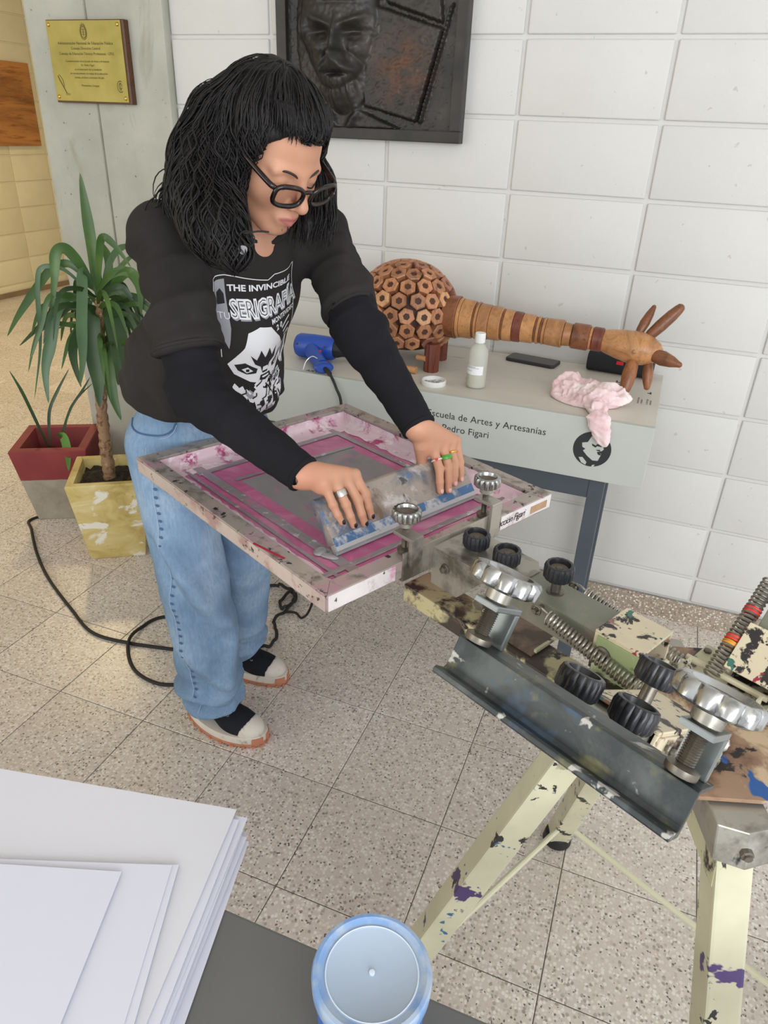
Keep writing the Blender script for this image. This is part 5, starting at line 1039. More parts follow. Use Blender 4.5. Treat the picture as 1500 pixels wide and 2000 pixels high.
# ---- hands: joints MCP, PIP, DIP, tip of each finger
RIGHT = {'pinky': [(0.4307, -1.3537, 0.986), (0.4491, -1.3591, 0.954), (0.4597, -1.3602, 0.9354), (0.4665, -1.3572, 0.9209)], 'ring': [(0.4382, -1.3316, 0.99), (0.4662, -1.3417, 0.9496), (0.4764, -1.3439, 0.9292), (0.4832, -1.3427, 0.9113)],
         'middle': [(0.4485, -1.3101, 0.99), (0.4787, -1.3179, 0.9506), (0.49, -1.3241, 0.9268), (0.4959, -1.3227, 0.9084)], 'index': [(0.4618, -1.2941, 0.986), (0.4855, -1.2965, 0.9533), (0.4951, -1.303, 0.9323), (0.5008, -1.3034, 0.9147)]}
LEFT = {'index': [(0.5523, -1.1119, 0.988), (0.5733, -1.1266, 0.952), (0.5801, -1.1393, 0.9296), (0.5839, -1.1436, 0.9119)], 'middle': [(0.563, -1.0873, 0.991), (0.5861, -1.1076, 0.9494), (0.5919, -1.1193, 0.9265), (0.5953, -1.1255, 0.9083)],
        'ring': [(0.5732, -1.0668, 0.989), (0.5936, -1.0869, 0.9499), (0.5988, -1.0992, 0.931), (0.601, -1.1059, 0.9158)], 'pinky': [(0.5829, -1.049, 0.983), (0.5991, -1.0672, 0.9483), (0.6057, -1.0772, 0.9308), (0.6082, -1.0835, 0.9169)]}
RAD = {'index': (0.0098, 0.0088, 0.0078, 0.0068), 'middle': (0.0100, 0.0090, 0.0080, 0.0070), 'ring': (0.0096, 0.0086, 0.0076, 0.0066), 'pinky': (0.0088, 0.0076, 0.0067, 0.0060)}
BACKD = np.array((E1*1.0)[:])   # toward the person
def hand_sdf(J, wrist, elbow):
    w = wrist; inn = unit(elbow-wrist); idx_, pk = V3(*J['index'][0]), V3(*J['pinky'][0]); mid = V3(*J['middle'][0]); side = unit(idx_-pk); dn = V3(0, 0, -1)
    th = [w*0.55+idx_*0.45+side*0.010+dn*0.018, idx_+BACKD*0.016+side*0.012+dn*0.036, idx_+BACKD*0.004+side*0.006+dn*0.060, idx_+BACKD*(-0.002)-side*0.006+dn*0.074]
    def fn(p):
        d = cap(p, w+inn*0.06, w, 0.0265, 0.0245); wd = side*0.012
        d = smin(d, cap(p, w-wd, pk-(pk-w)*0.06, 0.0185, 0.0105), 0.016)
        d = smin(d, cap(p, w-wd*0.3, V3(*J['ring'][0]), 0.0190, 0.0112), 0.014); d = smin(d, cap(p, w+wd*0.4, mid, 0.0190, 0.0116), 0.014); d = smin(d, cap(p, w+wd, idx_, 0.0185, 0.0112), 0.014)
        d = smin(d, cap(p, (idx_*0.75+w*0.25)+dn*0.012, (pk*0.8+w*0.2)+dn*0.011, 0.0115, 0.0105), 0.014)
        t1 = smin(cap(p, th[0], th[1], 0.0150, 0.0105), cap(p, th[1], th[2], 0.0100, 0.0088), 0.004); t1 = smin(t1, cap(p, th[2], th[3], 0.0088, 0.0070), 0.003); d = smin(d, t1, 0.012)
        for k in J:
            a, b, c_, e = [V3(*v) for v in J[k]]; r = RAD[k]
            f = smin(cap(p, a, b, r[0], r[1]), cap(p, b, c_, r[1], r[2]), 0.003); f = smin(f, cap(p, c_, e, r[2], r[3]), 0.003)
            f = smin(f, ellp(p, b+unit(b-(a+c_)/2)*0.0018, (r[1]*0.92,)*3), 0.004)
            g = smin(d, f, 0.0065) if k != 'x' else d
            d = np.minimum(g, smin(d, f, 0.0065))
            d = smin(d, ellp(p, a+V3(0, 0, 0.0045), (0.0085, 0.0085, 0.0065)), 0.006)
        return d
    allp = np.array([v for k in J for v in J[k]]+list(th)+[w, w+inn*0.06]); return fn, allp.min(0)-0.03, allp.max(0)+0.03
for J, w, e in ((RIGHT, WRR, ELR), (LEFT, WRL, ELL)):
    fn, lo, hi = hand_sdf(J, w, e); P, Q = sdf_mesh(fn, lo, hi, 0.0019); P = smooth_mesh(P, Q, 1, 0.4); verts.append(P); quads.append(Q+nv); nv += len(P); lipmask.append(np.zeros(len(Q), bool))
# ---- the rest of the body under the clothes
def core_sdf(p):
    d = ellp(p, bp(0, 0, 0.33), (0.085, 0.135, 0.16), BODY); d = smin(d, ellp(p, bp(0, 0, 0.08), (0.085, 0.13, 0.16), BODY), 0.05)
    for s, e, w in ((SR_, ELR, WRR), (SL_, ELL, WRL)):
        d = smin(d, cap(p, s, e, 0.045, 0.036), 0.03); d = smin(d, cap(p, e, w, 0.036, 0.026), 0.02)
    d = smin(d, cap(p, NECK, SCN, 0.05, 0.06), 0.03)
    for hpj, kn, an in (((-0.12, -1.075, 0.86), (-0.065, -1.10, 0.49), (-0.045, -1.09, 0.10)), ((-0.035, -0.925, 0.86), (-0.045, -0.90, 0.49), (-0.105, -0.872, 0.10))):
        d = smin(d, cap(p, hpj, kn, 0.075, 0.052), 0.03); d = smin(d, cap(p, kn, an, 0.052, 0.036), 0.02)
    return d
P, Q = sdf_mesh(core_sdf, (-0.25, -1.46, 0.03), (0.60, -0.78, 1.48), 0.014); verts.append(P); quads.append(Q+nv); lipmask.append(np.zeros(len(Q), bool))
AV, AQ = np.concatenate(verts), np.concatenate(quads); LM_ = np.concatenate(lipmask)
person = build('person', np_mb(AV, AQ), SKIN, smooth=180, loc=(-0.06, -0.98, 0.0)); 
at_ = person.data.attributes.new('lip', 'FLOAT', 'POINT'); buf = np.zeros(len(person.data.vertices), np.float32); buf[:len(LIPV)] = LIPV; at_.data.foreach_set('value', buf)
tag(person, 'person with dark wavy hair and glasses in dark printed T-shirt pulling the squeegee', 'person')

# ---- T-shirt
def plane_cut(p, o, n): return (p-np.array(o, np.float32))@np.array(n, np.float32)
MR = SR_+(ELR-SR_)*0.74; ML = SL_+(ELL-SL_)*0.80; dR, dL = unit(ELR-SR_), unit(ELL-SL_)
def shirt_sdf(p):
    d = ellp(p, bp(-0.006, 0, 0.345), (0.112, 0.160, 0.150), BODY); d = smin(d, ellp(p, bp(0.000, -0.010, 0.10), (0.150, 0.186, 0.24), BODY), 0.06)
    d = smin(d, cap(p, SR_-TT*0.012, SL_-TT*0.012, 0.054, 0.054), 0.05); d = smin(d, cap(p, NECK-TT*0.015, SCN-TT*0.03, 0.060, 0.085), 0.04)
    d = smin(d, cap(p, bp(0.075, 0.0, 0.30), bp(0.125, 0.02, 0.06), 0.075, 0.075), 0.06)
    d = smax(d, -plane_cut(p, HP+V3(0, 0, 0.062), unit(V3(0, 0, 1)+FF*V3(1, 1, 0)*0.14)), 0.014)
    sr = smax(cap(p, SR_-TT*0.008, SR_+dR*0.30, 0.058, 0.073), plane_cut(p, MR, dR), 0.006); sl = smax(cap(p, SL_-TT*0.008, SL_+dL*0.30, 0.056, 0.068), plane_cut(p, ML, dL), 0.006)
    d = smin(smin(d, sr, 0.035), sl, 0.035)
    nk = cap(p, NECK+FF*0.012, NECK+TT*0.2+FF*0.09, 0.064, 0.066); d = smax(d, -nk, 0.006); return d
P, Q = sdf_mesh(shirt_sdf, (-0.34, -1.46, 0.86), (0.46, -0.76, 1.46), 0.0068); P = smooth_mesh(P, Q, 2)
def disp(P, Q, fields, it=1):
    N_ = norms(P, Q); return smooth_mesh(P+N_*fields[:, None], Q, it, 0.4)
q = (P-HP)@BODY; low = np.clip((0.34-q[:, 2])/0.3, 0, 1)
fld = 0.0065*vnoise(P@np.stack([V3(1, 0, 0), V3(0, 1, 0), V3(0, 0, 0.35)]), 21, 26, 2)*(0.5+low)+0.0125*vnoise(np.stack([q[:, 0]*0.5, q[:, 1]*0.5, q[:, 2]], 1), 22, 34, 2, True)*np.clip(low*1.6, 0, 1)
for s, dd_, sgn in ((SR_, dR, 1), (SL_, dL, -1)):
    rel = P-s; al = rel@dd_; rad = np.linalg.norm(rel-al[:, None]*dd_, axis=1); m_ = np.clip((0.12-rad)/0.05, 0, 1)*np.clip(al/0.05+0.4, 0, 1); fld += m_*(0.0105*vnoise(np.stack([rel@LL*0.6, rel@FF*0.6, al], 1), 61+sgn, 34, 2, True)-0.001)
P = disp(P, Q, fld); SHIRT_P, SHIRT_Q = P, Q
tee = build('t_shirt', np_mb(P, Q), TEE, person, smooth=180); tag(tee, 'charcoal T-shirt with white comic-style print')
col_ = MB(); cn = NECK+FF*0.014+TT*0.012; axn = unit(TT*0.2+FF*0.078); e1_ = unit(np.cross(axn, LL)); 
# ---- black long sleeves under the T-shirt
for nm, s, e, w, m_ in (('r', SR_, ELR, WRR, MR), ('l', SL_, ELL, WRL, ML)):
    fd = unit(w-e); end = w+fd*0.004
    def us(p, s=s, e=e, w=w, fd=fd, end=end):
        d = smin(cap(p, s+(e-s)*0.68, e, 0.050, 0.051), cap(p, e, w+fd*0.03, 0.050, 0.0325), 0.03); return smax(d, plane_cut(p, end, fd), 0.004)
    lo = np.minimum(np.minimum(s, e), w)-0.09; hi = np.maximum(np.maximum(s, e), w)+0.09; P, Q = sdf_mesh(us, lo, hi, 0.0058); P = smooth_mesh(P, Q, 2)
    N_ = norms(P, Q); rel = P-e; al = np.where((P-e)@fd > 0, (P-e)@fd, -((P-e)@unit(s-e))); ne = np.exp(-(al/0.07)**2)
    fld = (0.0018+0.0042*ne)*vnoise(np.stack([rel@LL*0.5, rel@FF*0.5, al], 1), 71, 60, 2, True)*np.clip((w+fd*-0.012-P)@fd/0.02, 0, 1)
    so = build('undersleeve', np_mb(disp(P, Q, fld), Q), UNDER, person, smooth=180); so['label'] = 'long black sleeve worn under the T-shirt'

# ---- jeans
def jeans_sdf(p):
    d = ellp(p, HP+V3(0.0, 0, -0.055), (0.118, 0.162, 0.125), BODY)
    for hpj, kn, an, ra, rb, rc in (((-0.125, -1.072, 0.85), (-0.070, -1.102, 0.49), (-0.040, -1.095, 0.10), 0.098, 0.090, 0.084), ((-0.038, -0.928, 0.85), (-0.042, -0.900, 0.49), (-0.105, -0.872, 0.10), 0.096, 0.084, 0.078)):
        lg_ = smin(cap(p, hpj, kn, ra, rb), cap(p, kn, an, rb, rc), 0.02); d = smin(d, lg_, 0.022)
    d = smin(d, ellp(p, bp(-0.004, -0.004, 0.075), (0.116, 0.160, 0.10), BODY), 0.04)
    d = smax(d, plane_cut(p, bp(0, 0, 0.14), TT), 0.006); return smax(d, -(p[..., 2]-0.080-0.02*np.clip((p[..., 0]+0.09)/0.1, -1, 1)), 0.008)
P, Q = sdf_mesh(jeans_sdf, (-0.30, -1.25, 0.02), (0.14, -0.74, 1.08), 0.0075); P = smooth_mesh(P, Q, 2)
zz = P[:, 2]; ank = np.exp(-((zz-0.13)/0.085)**2); kne = np.exp(-((zz-0.48)/0.12)**2); hipw = np.exp(-((zz-0.80)/0.08)**2)
ang = np.arctan2(P[:, 1]+0.99, P[:, 0]+0.06)
aa = (P[:, 0]+0.07)*0.83+(P[:, 1]+1.10)*0.55; cf = np.clip(((P[:, 0]+0.07)*0.55-(P[:, 1]+1.10)*0.83)/0.03+0.6, 0, 1)
def crease(a0, z0, a1, z1, wd, amp):
    d = np.hypot(a1-a0, z1-z0); ux, uz = (a1-a0)/d, (z1-z0)/d; s_ = (aa-a0)*(-uz)+(zz-z0)*ux; t_ = ((aa-a0)*ux+(zz-z0)*uz)/d; m_ = np.clip(t_/0.15+0.3, 0, 1)*np.clip((1-t_)/0.15+0.3, 0, 1)*cf; return m_*amp*(np.exp(-(s_/wd)**2)-0.9*np.exp(-((s_+1.7*wd)/(wd*1.1))**2))
fld = 0.0045*vnoise(P*V3(1, 1, 0.3), 31, 22, 2)+ank*0.010*vnoise(P*V3(0.5, 0.5, 1.6), 33, 40, 2, True)+kne*0.003*vnoise(P*V3(1, 1, 1.2), 36, 30, 2)+0.005*vnoise(P*V3(1, 1, 0.45), 35, 20, 2, True)*np.clip((0.80-zz)/0.3, 0, 1)
fld += crease(-0.07, 0.66, 0.085, 0.36, 0.022, 0.016)+crease(-0.06, 0.36, 0.06, 0.20, 0.020, 0.010)+crease(0.085, 0.36, 0.05, 0.15, 0.018, 0.010)+crease(-0.07, 0.175, 0.08, 0.135, 0.014, 0.014)+crease(-0.06, 0.86, 0.10, 0.70, 0.02, 0.008)
fld *= np.clip((zz-0.085)/0.02, 0.4, 1)*1.35; P = disp(P, Q, fld)
jeans = build('jeans', np_mb(P, Q), DENIM, person, smooth=180); jeans['label'] = 'baggy washed blue jeans'
def bvh_of(P, Q): return BVHTree.FromPolygons([tuple(v) for v in P], [tuple(f) for f in Q.tolist()])
JB = bvh_of(P, Q)
def drape(pts, dirn, bvh, lift):
    out = []
    for p in pts:
        h_ = bvh.ray_cast(Vector(p)-Vector(dirn)*0.5, Vector(dirn), 1.0)
        if h_[0] is not None: out.append(h_[0]+h_[1]*lift)
    return out
STITCH = simple('denim_stitch', (72, 98, 134), 0.85); SEAML = simple('denim_seam_light', (150, 172, 196), 0.9)
sdir = unit(-LL*0.8+FF*0.6)
def body_pt(px_f, px_l, z): return (HP[0]+FF[0]*px_f+LL[0]*px_l, HP[1]+FF[1]*px_f+LL[1]*px_l, z)
pk = drape([body_pt(-0.07+0.19*t, -0.15+0.05*t, 0.918+0.040*abs(2*t-1)**5-0.010*t) for t in [i/14 for i in range(15)]], tuple(-sdir), JB, 0.0012)
if len(pk) > 3: build('pocket_edge', MB().tube(pk, 0.0022, 6), STITCH, jeans, smooth=True)
pk2 = [p+Vector((0, 0, -0.008)) for p in pk]
if len(pk2) > 3: build('pocket_stitch', MB().tube(pk2, 0.0011, 5), SEAML, jeans, smooth=True)
seam = drape([(-0.105+0.085*(0.88-z)/0.8, -1.085, z) for z in [0.88-0.02*i for i in range(40)]], tuple(unit(V3(0.10, 0.98, 0))), JB, 0.0006)
if len(seam) > 3: build('side_seam', MB().tube(seam, 0.0013, 6), SEAML, jeans, smooth=True)
pk_ = MB()
for i, p in enumerate(seam[4:-4]):
    pk_.ell(p+Vector((0.007, -0.0005, 0.0)), (0.0055, 0.0016, 0.0036), 8, 6)
pko = build('seam_puckers', pk_, STITCH, jeans, smooth=True); pko['kind'] = 'stuff'
bl = drape([body_pt(-0.02+0.0*i, -0.16, 0.93-0.018*i) for i in range(3)], tuple(-sdir), JB, 0.003)
tg_ = drape([body_pt(-0.13, -0.09, z) for z in (0.945, 0.93, 0.90, 0.875)], tuple(unit(FF*1.0+LL*0.6)), JB, 0.004)
if len(tg_) > 2: build('key_fob', MB().tube(tg_, 0.010, 8, flat=0.4), simple('fob_brown', (96, 74, 62), 0.5), jeans, smooth=True)
# patch of the hem of each leg is part of the jeans mesh

# ---- shoes
GUM = simple('gum_rubber', (186, 122, 92), 0.6, var=0.08); OFFW = splatter('worn_white_rubber', (214, 206, 194), 0.55, 0, [((150, 138, 124), 30, 0.60, 0.72, 5)], 0.1); BLK = mk_cloth('black_canvas', (30, 31, 38), 0.8)
EYE = simple('eyelet_metal', (206, 206, 204), 0.3, 0.7)
def shoe(center, rot, side, label):
    S_ = Matrix.Translation((center[0], center[1], 0)) @ Matrix.Rotation(rot, 4, 'Z'); Si = np.array(S_.inverted()); So = np.array(S_)
    def out(r, n=40):
        pts = []
        for i in range(n):
            a = 2*PI*i/n; x = 0.130*math.cos(a); w = 0.047*(1+0.16*math.cos(a)-0.10*math.cos(2*a)); y = w*math.copysign(abs(math.sin(a))**0.75, math.sin(a)); y += 0.006*side*math.sin(PI*(x+0.13)/0.26); pts.append((x*(1+r/0.13), y*(1+r/0.05)))
        return pts
    root = build('sneaker', MB().prism(out(0.001), 0.010, 0.036, S_), OFFW, person, bevel=0.003, smooth=40); root['label'] = label
    build('sole', MB().prism(out(0.0025), 0.003, 0.012, S_), GUM, root, bevel=0.002, smooth=40)
    o_ = out(0.004, 44)
    trd = MB()
    for i in range(0, 44, 2): trd.box((-0.004, -0.004, 0.0), (0.004, 0.004, 0.008), S_ @ Matrix.Translation((o_[i][0]*0.985, o_[i][1]*0.97, 0)) @ Matrix.Rotation(math.atan2(o_[i][1], o_[i][0]*0.4), 4, 'Z'))
    tr2 = build('tread', trd, GUM, root); tr2['kind'] = 'stuff'
    build('toe_guard', MB().prism([p for p in out(0.0045) if p[0] > 0.103]+[(0.10, 0.0)], 0.010, 0.031, S_), GUM, root, bevel=0.003, smooth=40)
    def loc(p): return (p@Si[:3, :3].T+Si[:3, 3]).astype(np.float32)
    def up_sdf(p):
        q = loc(p); d = ellp(q, (0.055, 0.003*side, 0.038), (0.066, 0.044, 0.036)); d = smin(d, cap(q, (0.03, 0, 0.045), (-0.05, 0, 0.085), 0.036, 0.040), 0.03); d = smin(d, cap(q, (-0.075, 0, 0.035), (-0.075, 0, 0.10), 0.042, 0.040), 0.02)
        return smax(smax(d, -(q[..., 2]-0.028), 0.003), q[..., 2]-0.118, 0.004)
    lo = np.array((center[0]-0.17, center[1]-0.11, 0.0)); hi = np.array((center[0]+0.17, center[1]+0.11, 0.14)); P, Q = sdf_mesh(up_sdf, lo, hi, 0.0045); P = smooth_mesh(P, Q, 1); build('upper', np_mb(P, Q), BLK, root, smooth=180)
    def toe_sdf(p):
        q = loc(p); d = ellp(q, (0.055, 0.003*side, 0.038), (0.0685, 0.0465, 0.0385)); rad = np.sqrt((q[..., 0]-0.02)**2+(q[..., 1]*0.9)**2); return smax(smax(d, -(q[..., 2]-0.028), 0.003), np.maximum(0.064-rad, 0.055-q[..., 0]), 0.003)
    P, Q = sdf_mesh(toe_sdf, lo, hi, 0.0040); 
    if len(P): build('toe_cap', np_mb(smooth_mesh(P, Q, 1), Q), OFFW, root, smooth=180)
    ub = bvh_of(*sdf_mesh(up_sdf, lo, hi, 0.006))
    for k in range(4):
        x = 0.034-0.021*k; pts = drape([S_ @ Vector((x-0.006*abs(t), t*0.024, 0.1)) for t in (-1, -0.5, 0, 0.5, 1)], (0, 0, -1), ub, 0.002)
        if len(pts) > 2: build('lace', MB().tube(spline(pts, 4), 0.0034, 6, flat=0.5), simple('black_lace', (20, 20, 24), 0.8), root, smooth=True)
        for s in (-1, 1):
            pe = drape([S_ @ Vector((x-0.008, s*0.0285, 0.1))], (0, 0, -1), ub, 0.001)
            if pe: build('eyelet', MB().tube([pe[0]+Vector((0.0036*math.cos(a*PI/5), 0.0030*math.sin(a*PI/5), 0.0)) for a in range(10)], 0.0011, 5, closed=True), EYE, root, smooth=True)
shoe((-0.005, -1.098), -0.06, -1, 'black sneaker with white toe cap on the nearer foot'); shoe((-0.070, -0.868), 0.04, 1, 'black sneaker with white toe cap on the farther foot')
# ---- hair: a base volume and a few hundred wavy locks that follow it
HAIRM = NT('black_hair'); HAIRM.col(HAIRM.ramp(HAIRM.noise(40, 3), [(0.3, (16, 14, 15)), (0.75, (30, 27, 27))])); HAIRM.set(0.5, Specular_IOR_Level=0.3); HAIRM.bump(HAIRM.noise(240, 3, 0.6, 0.3, HAIRM.vec((1, 1, 0.10))), 0.6, 0.003); HAIRM = HAIRM.m
def chain(p, pts, rs, k=0.03):
    d = None
    for i in range(len(pts)-1):
        c = cap(p, pts[i], pts[i+1], rs[i], rs[i+1]); d = c if d is None else smin(d, c, k)
    return d
def hair_sdf(p):
    p = p.astype(np.float32); q = (p-HC.astype(np.float32))@HEAD.astype(np.float32)
    d = ellp(q, (-0.012, 0, 0.032), (0.109, 0.087, 0.095))
    d = smax(d, -ellp(q, (0.125, 0, -0.020), (0.116, 0.118, 0.096)), 0.010)
    d = smax(d, -(q[..., 2]+0.05+0.4*np.clip(q[..., 0]+0.02, -0.2, 0.2)), 0.02)
    d = smin(d, chain(p, [(0.160, -1.195, 1.545), (0.150, -1.225, 1.480), (0.168, -1.265, 1.425), (0.212, -1.303, 1.385), (0.252, -1.318, 1.355)], [0.046, 0.050, 0.050, 0.040, 0.022]), 0.035)
    d = smin(d, chain(p, [(0.165, -1.09, 1.575), (0.120, -1.12, 1.515), (0.098, -1.165, 1.455), (0.105, -1.20, 1.420)], [0.056, 0.052, 0.046, 0.036]), 0.035)
    d = smin(d, chain(p, [(0.245, -1.078, 1.530), (0.268, -1.092, 1.440), (0.290, -1.128, 1.385), (0.300, -1.150, 1.350)], [0.022, 0.011, 0.007, 0.004]), 0.02)
    return d
P, Q = sdf_mesh(hair_sdf, (-0.05, -1.42, 1.28), (0.40, -0.94, 1.67), 0.0052); P = smooth_mesh(P, Q, 1)
fld = 0.0045*vnoise(P*V3(1, 1, 0.22), 51, 95, 2)+0.005*vnoise(P*V3(1, 1, 0.6), 52, 42, 2)-0.003; hq = (P-HC)@HEAD
fr_ = np.clip((0.06-hq[:, 0])/0.06, 0.25, 1); P2 = disp(P, Q, fld*fr_, 0)
hair = build('hair', np_mb(P2, Q), HAIRM, person, smooth=180); hair['label'] = 'shoulder-length wavy black hair with short fringe'
hr = np.random.RandomState(12); NS = 2400; HN = norms(P, Q); sel = hr.choice(len(P), NS, replace=False); pos = P[sel].copy(); PATH = [pos.copy()]; off = hr.uniform(0.002, 0.011, NS); wv = hr.uniform(0, 6.28, NS); wf = hr.uniform(0.5, 1.1, NS); length = hr.randint(12, 23, NS)
def hgrad(p, e=0.002):
    g = np.stack([hair_sdf(p+np.eye(3)[i]*e)-hair_sdf(p-np.eye(3)[i]*e) for i in range(3)], 1); return g/(np.linalg.norm(g, axis=1, keepdims=True)+1e-9)
crown = hp_(-0.03, 0.01, 0.11); off = off*np.where((pos-HC)@HU > 0.06, 0.45, 1.0)
for st_ in range(22):
    g = hgrad(pos); away = pos-crown; away /= np.linalg.norm(away, axis=1, keepdims=True); hgt_ = np.clip((pos[:, 2]-1.52)/0.08, 0, 1)[:, None]
    dirn = np.array([0, 0, -1.0])*(1.1-hgt_)+away*hgt_; tan = dirn-g*(dirn*g).sum(1, keepdims=True); ln = np.linalg.norm(tan, axis=1, keepdims=True); tan = np.where(ln > 0.25, tan/np.maximum(ln, 1e-6), dirn)
    side = np.cross(tan, g); pos = pos+tan*0.0085+side*(np.where(hgt_[:, 0] > 0.3, 0.0016, 0.0058)*np.sin(wv+st_*wf))[:, None]; d = hair_sdf(pos); g2 = hgrad(pos); near = np.abs(d) < 0.035
    pos = np.where(near[:, None], pos-g2*(d-off)[:, None]*0.7, pos); PATH.append(pos.copy())
PATH = np.stack(PATH, 1); lk = MB(); fl = (PATH-HC)@HEAD
for i in range(NS):
    k = length[i]; pts = PATH[i, :k]
    f_ = fl[i, :k]; bad = (f_[:, 0] > 0.045) & (np.abs(f_[:, 1]) < 0.066) & (f_[:, 2] < 0.062) & (f_[:, 2] > -0.13)
    if bad.any(): k = int(np.argmax(bad)); pts = pts[:k]
    if k < 5: continue
    r = hr.uniform(0.0009, 0.0024); lk.tube([Vector(p) for p in pts], [r*(0.6+0.4*min(1, j/2))*min(1.0, (k-1-j)/4+0.15) for j in range(k)], 4, cap=False, flat=0.6)
lo_ = build('hair_locks', lk, HAIRM, hair, smooth=180); lo_['kind'] = 'stuff'
fg = MB(); frn = random.Random(3)
for i in range(120):   # short fringe
    y = -0.060+0.120*(i+0.5)/120; bx = math.sqrt(max(0, 1-(y/0.088)**2)); z1 = 0.064+frn.uniform(-0.008, 0.008)+0.10*y*y/0.01*0.12-(0.004 if y < -0.03 else 0)
    a = hp_(0.058*bx-0.003, y*0.97, 0.104); b = hp_(0.0775*bx, y+frn.uniform(-0.003, 0.003), 0.088); c = hp_(0.0870*bx-0.004*(1-bx)+0.002, y+frn.uniform(-0.004, 0.004), z1); r = frn.uniform(0.0012, 0.0022)
    fg.tube(spline([tuple(a), tuple(b), tuple(c)], 4), [r]*6+[r*0.8, r*0.5, r*0.12], 5, flat=0.5)
fo = build('fringe', fg, HAIRM, hair, smooth=180); fo['kind'] = 'stuff'
fw = MB()
for i in range(60):   # loose curls at the back and over the shoulder
    t0 = frn.random(); a = V3(0.085, -1.163, 1.515)*(1-t0)+V3(0.072, -1.235, 1.405)*t0+V3(frn.uniform(-0.02, 0.02), frn.uniform(-0.03, 0.03), 0); dr = V3(-0.75, -0.35, 0)*frn.uniform(0.3, 0.9); pts = []; R_ = frn.uniform(0.006, 0.014); ph_ = frn.uniform(0, 6); n_ = 16
    for j in range(n_): s = j/(n_-1); pts.append(tuple(a+dr*0.06*s+V3(0, 0, -0.06*s*s-0.02*s)+R_*s*V3(math.cos(ph_+s*9), -0.4*math.sin(ph_+s*9), math.sin(ph_+s*9))))
    fw.tube(pts, [0.0013]*(n_-3)+[0.001, 0.0007, 0.0003], 4)
for i in range(5):   # wisps at the front of the near curtain
    a = hp_(0.012+frn.uniform(-0.01, 0.006), -0.092, 0.0-0.01*i); pts = [tuple(a+V3(0.010*math.sin(s*7+i)+0.03*s, -0.02*s, -0.13*s)) for s in [j/11 for j in range(12)]]; fw.tube(pts, [0.0016]*9+[0.001, 0.0007, 0.0003], 4)
for i in range(170):   # the far side curtain beside the neck
    t0 = frn.random(); a = V3(0.215, -1.075, 1.56)*(1-t0)+V3(0.275, -1.068, 1.52)*t0; e_ = V3(0.270, -1.165, 1.352)*(1-t0)+V3(0.322, -1.105, 1.348)*t0+V3(frn.uniform(-0.012, 0.012), frn.uniform(-0.02, 0.02), frn.uniform(-0.012, 0.03)); ph_ = frn.uniform(0, 6); bl_ = frn.uniform(0.01, 0.03); pts = []
    for j in range(16): s = j/15; pts.append(tuple(a*(1-s)+e_*s+V3(0.6, 0.5, 0)*bl_*math.sin(PI*s)+0.006*math.sin(ph_+s*11)*V3(0.8, -0.5, 0)))
    fw.tube(pts, [0.0024]*11+[0.002, 0.0016, 0.0012, 0.0008, 0.0003], 4)
wo = build('stray_curls', fw, HAIRM, hair, smooth=180); wo['kind'] = 'stuff'
BROW = simple('brow_hair', (54, 38, 32), 0.7)
for s in (-1, 1):
    br = [tuple(hp_(x, s*y, z)) for x, y, z in ((0.0930, 0.011, 0.004), (0.0925, 0.023, 0.0105), (0.0860, 0.037, 0.0125), (0.0755, 0.049, 0.006))]
    build('eyebrow', MB().tube(spline(br, 5), [0.0012]+[0.0022]*10+[0.0018, 0.0015, 0.0012, 0.0009, 0.0005], 6), BROW, person, smooth=True)
    ls = [tuple(hp_(x, s*y, z)) for x, y, z in ((0.0835, 0.0185, -0.0150), (0.0880, 0.027, -0.0178), (0.0878, 0.036, -0.0180), (0.0810, 0.0465, -0.0140))]
    build('eyelashes', MB().tube(spline(ls, 5), [0.0006]+[0.0013]*13+[0.0008, 0.0004], 5), HAIRM, person, smooth=True)

# ---- nails
NAILD = simple('dark_nail_polish', (34, 32, 34), 0.2); NAILP = simple('bare_nail', (222, 170, 158), 0.3); SNW = unit(np.array((PMX.to_3x3() @ sn)[:]))
for J, mt in ((RIGHT, NAILD), (LEFT, NAILP)):
    for k in J:
        b, e = V3(*J[k][2]), V3(*J[k][3]); dr = unit(e-b); nn = unit(SNW-dr*(SNW@dr)); c = e-dr*0.0005+nn*(RAD[k][3]*0.86); m_ = frame_m(tuple(c), tuple(nn), tuple(dr))
        build('fingernail', MB().ell((0, 0, 0), (0.0056, 0.0042, 0.0014), 12, 8, m_.to_3x3()).add([], []) if False else (lambda mb: (setattr(mb, 'v', [tuple(m_ @ Vector(v)) for v in mb.v]), mb)[1])(MB().ell((0, 0, 0), (0.0056, 0.0043, 0.0014), 12, 8)), mt, person, smooth=True)

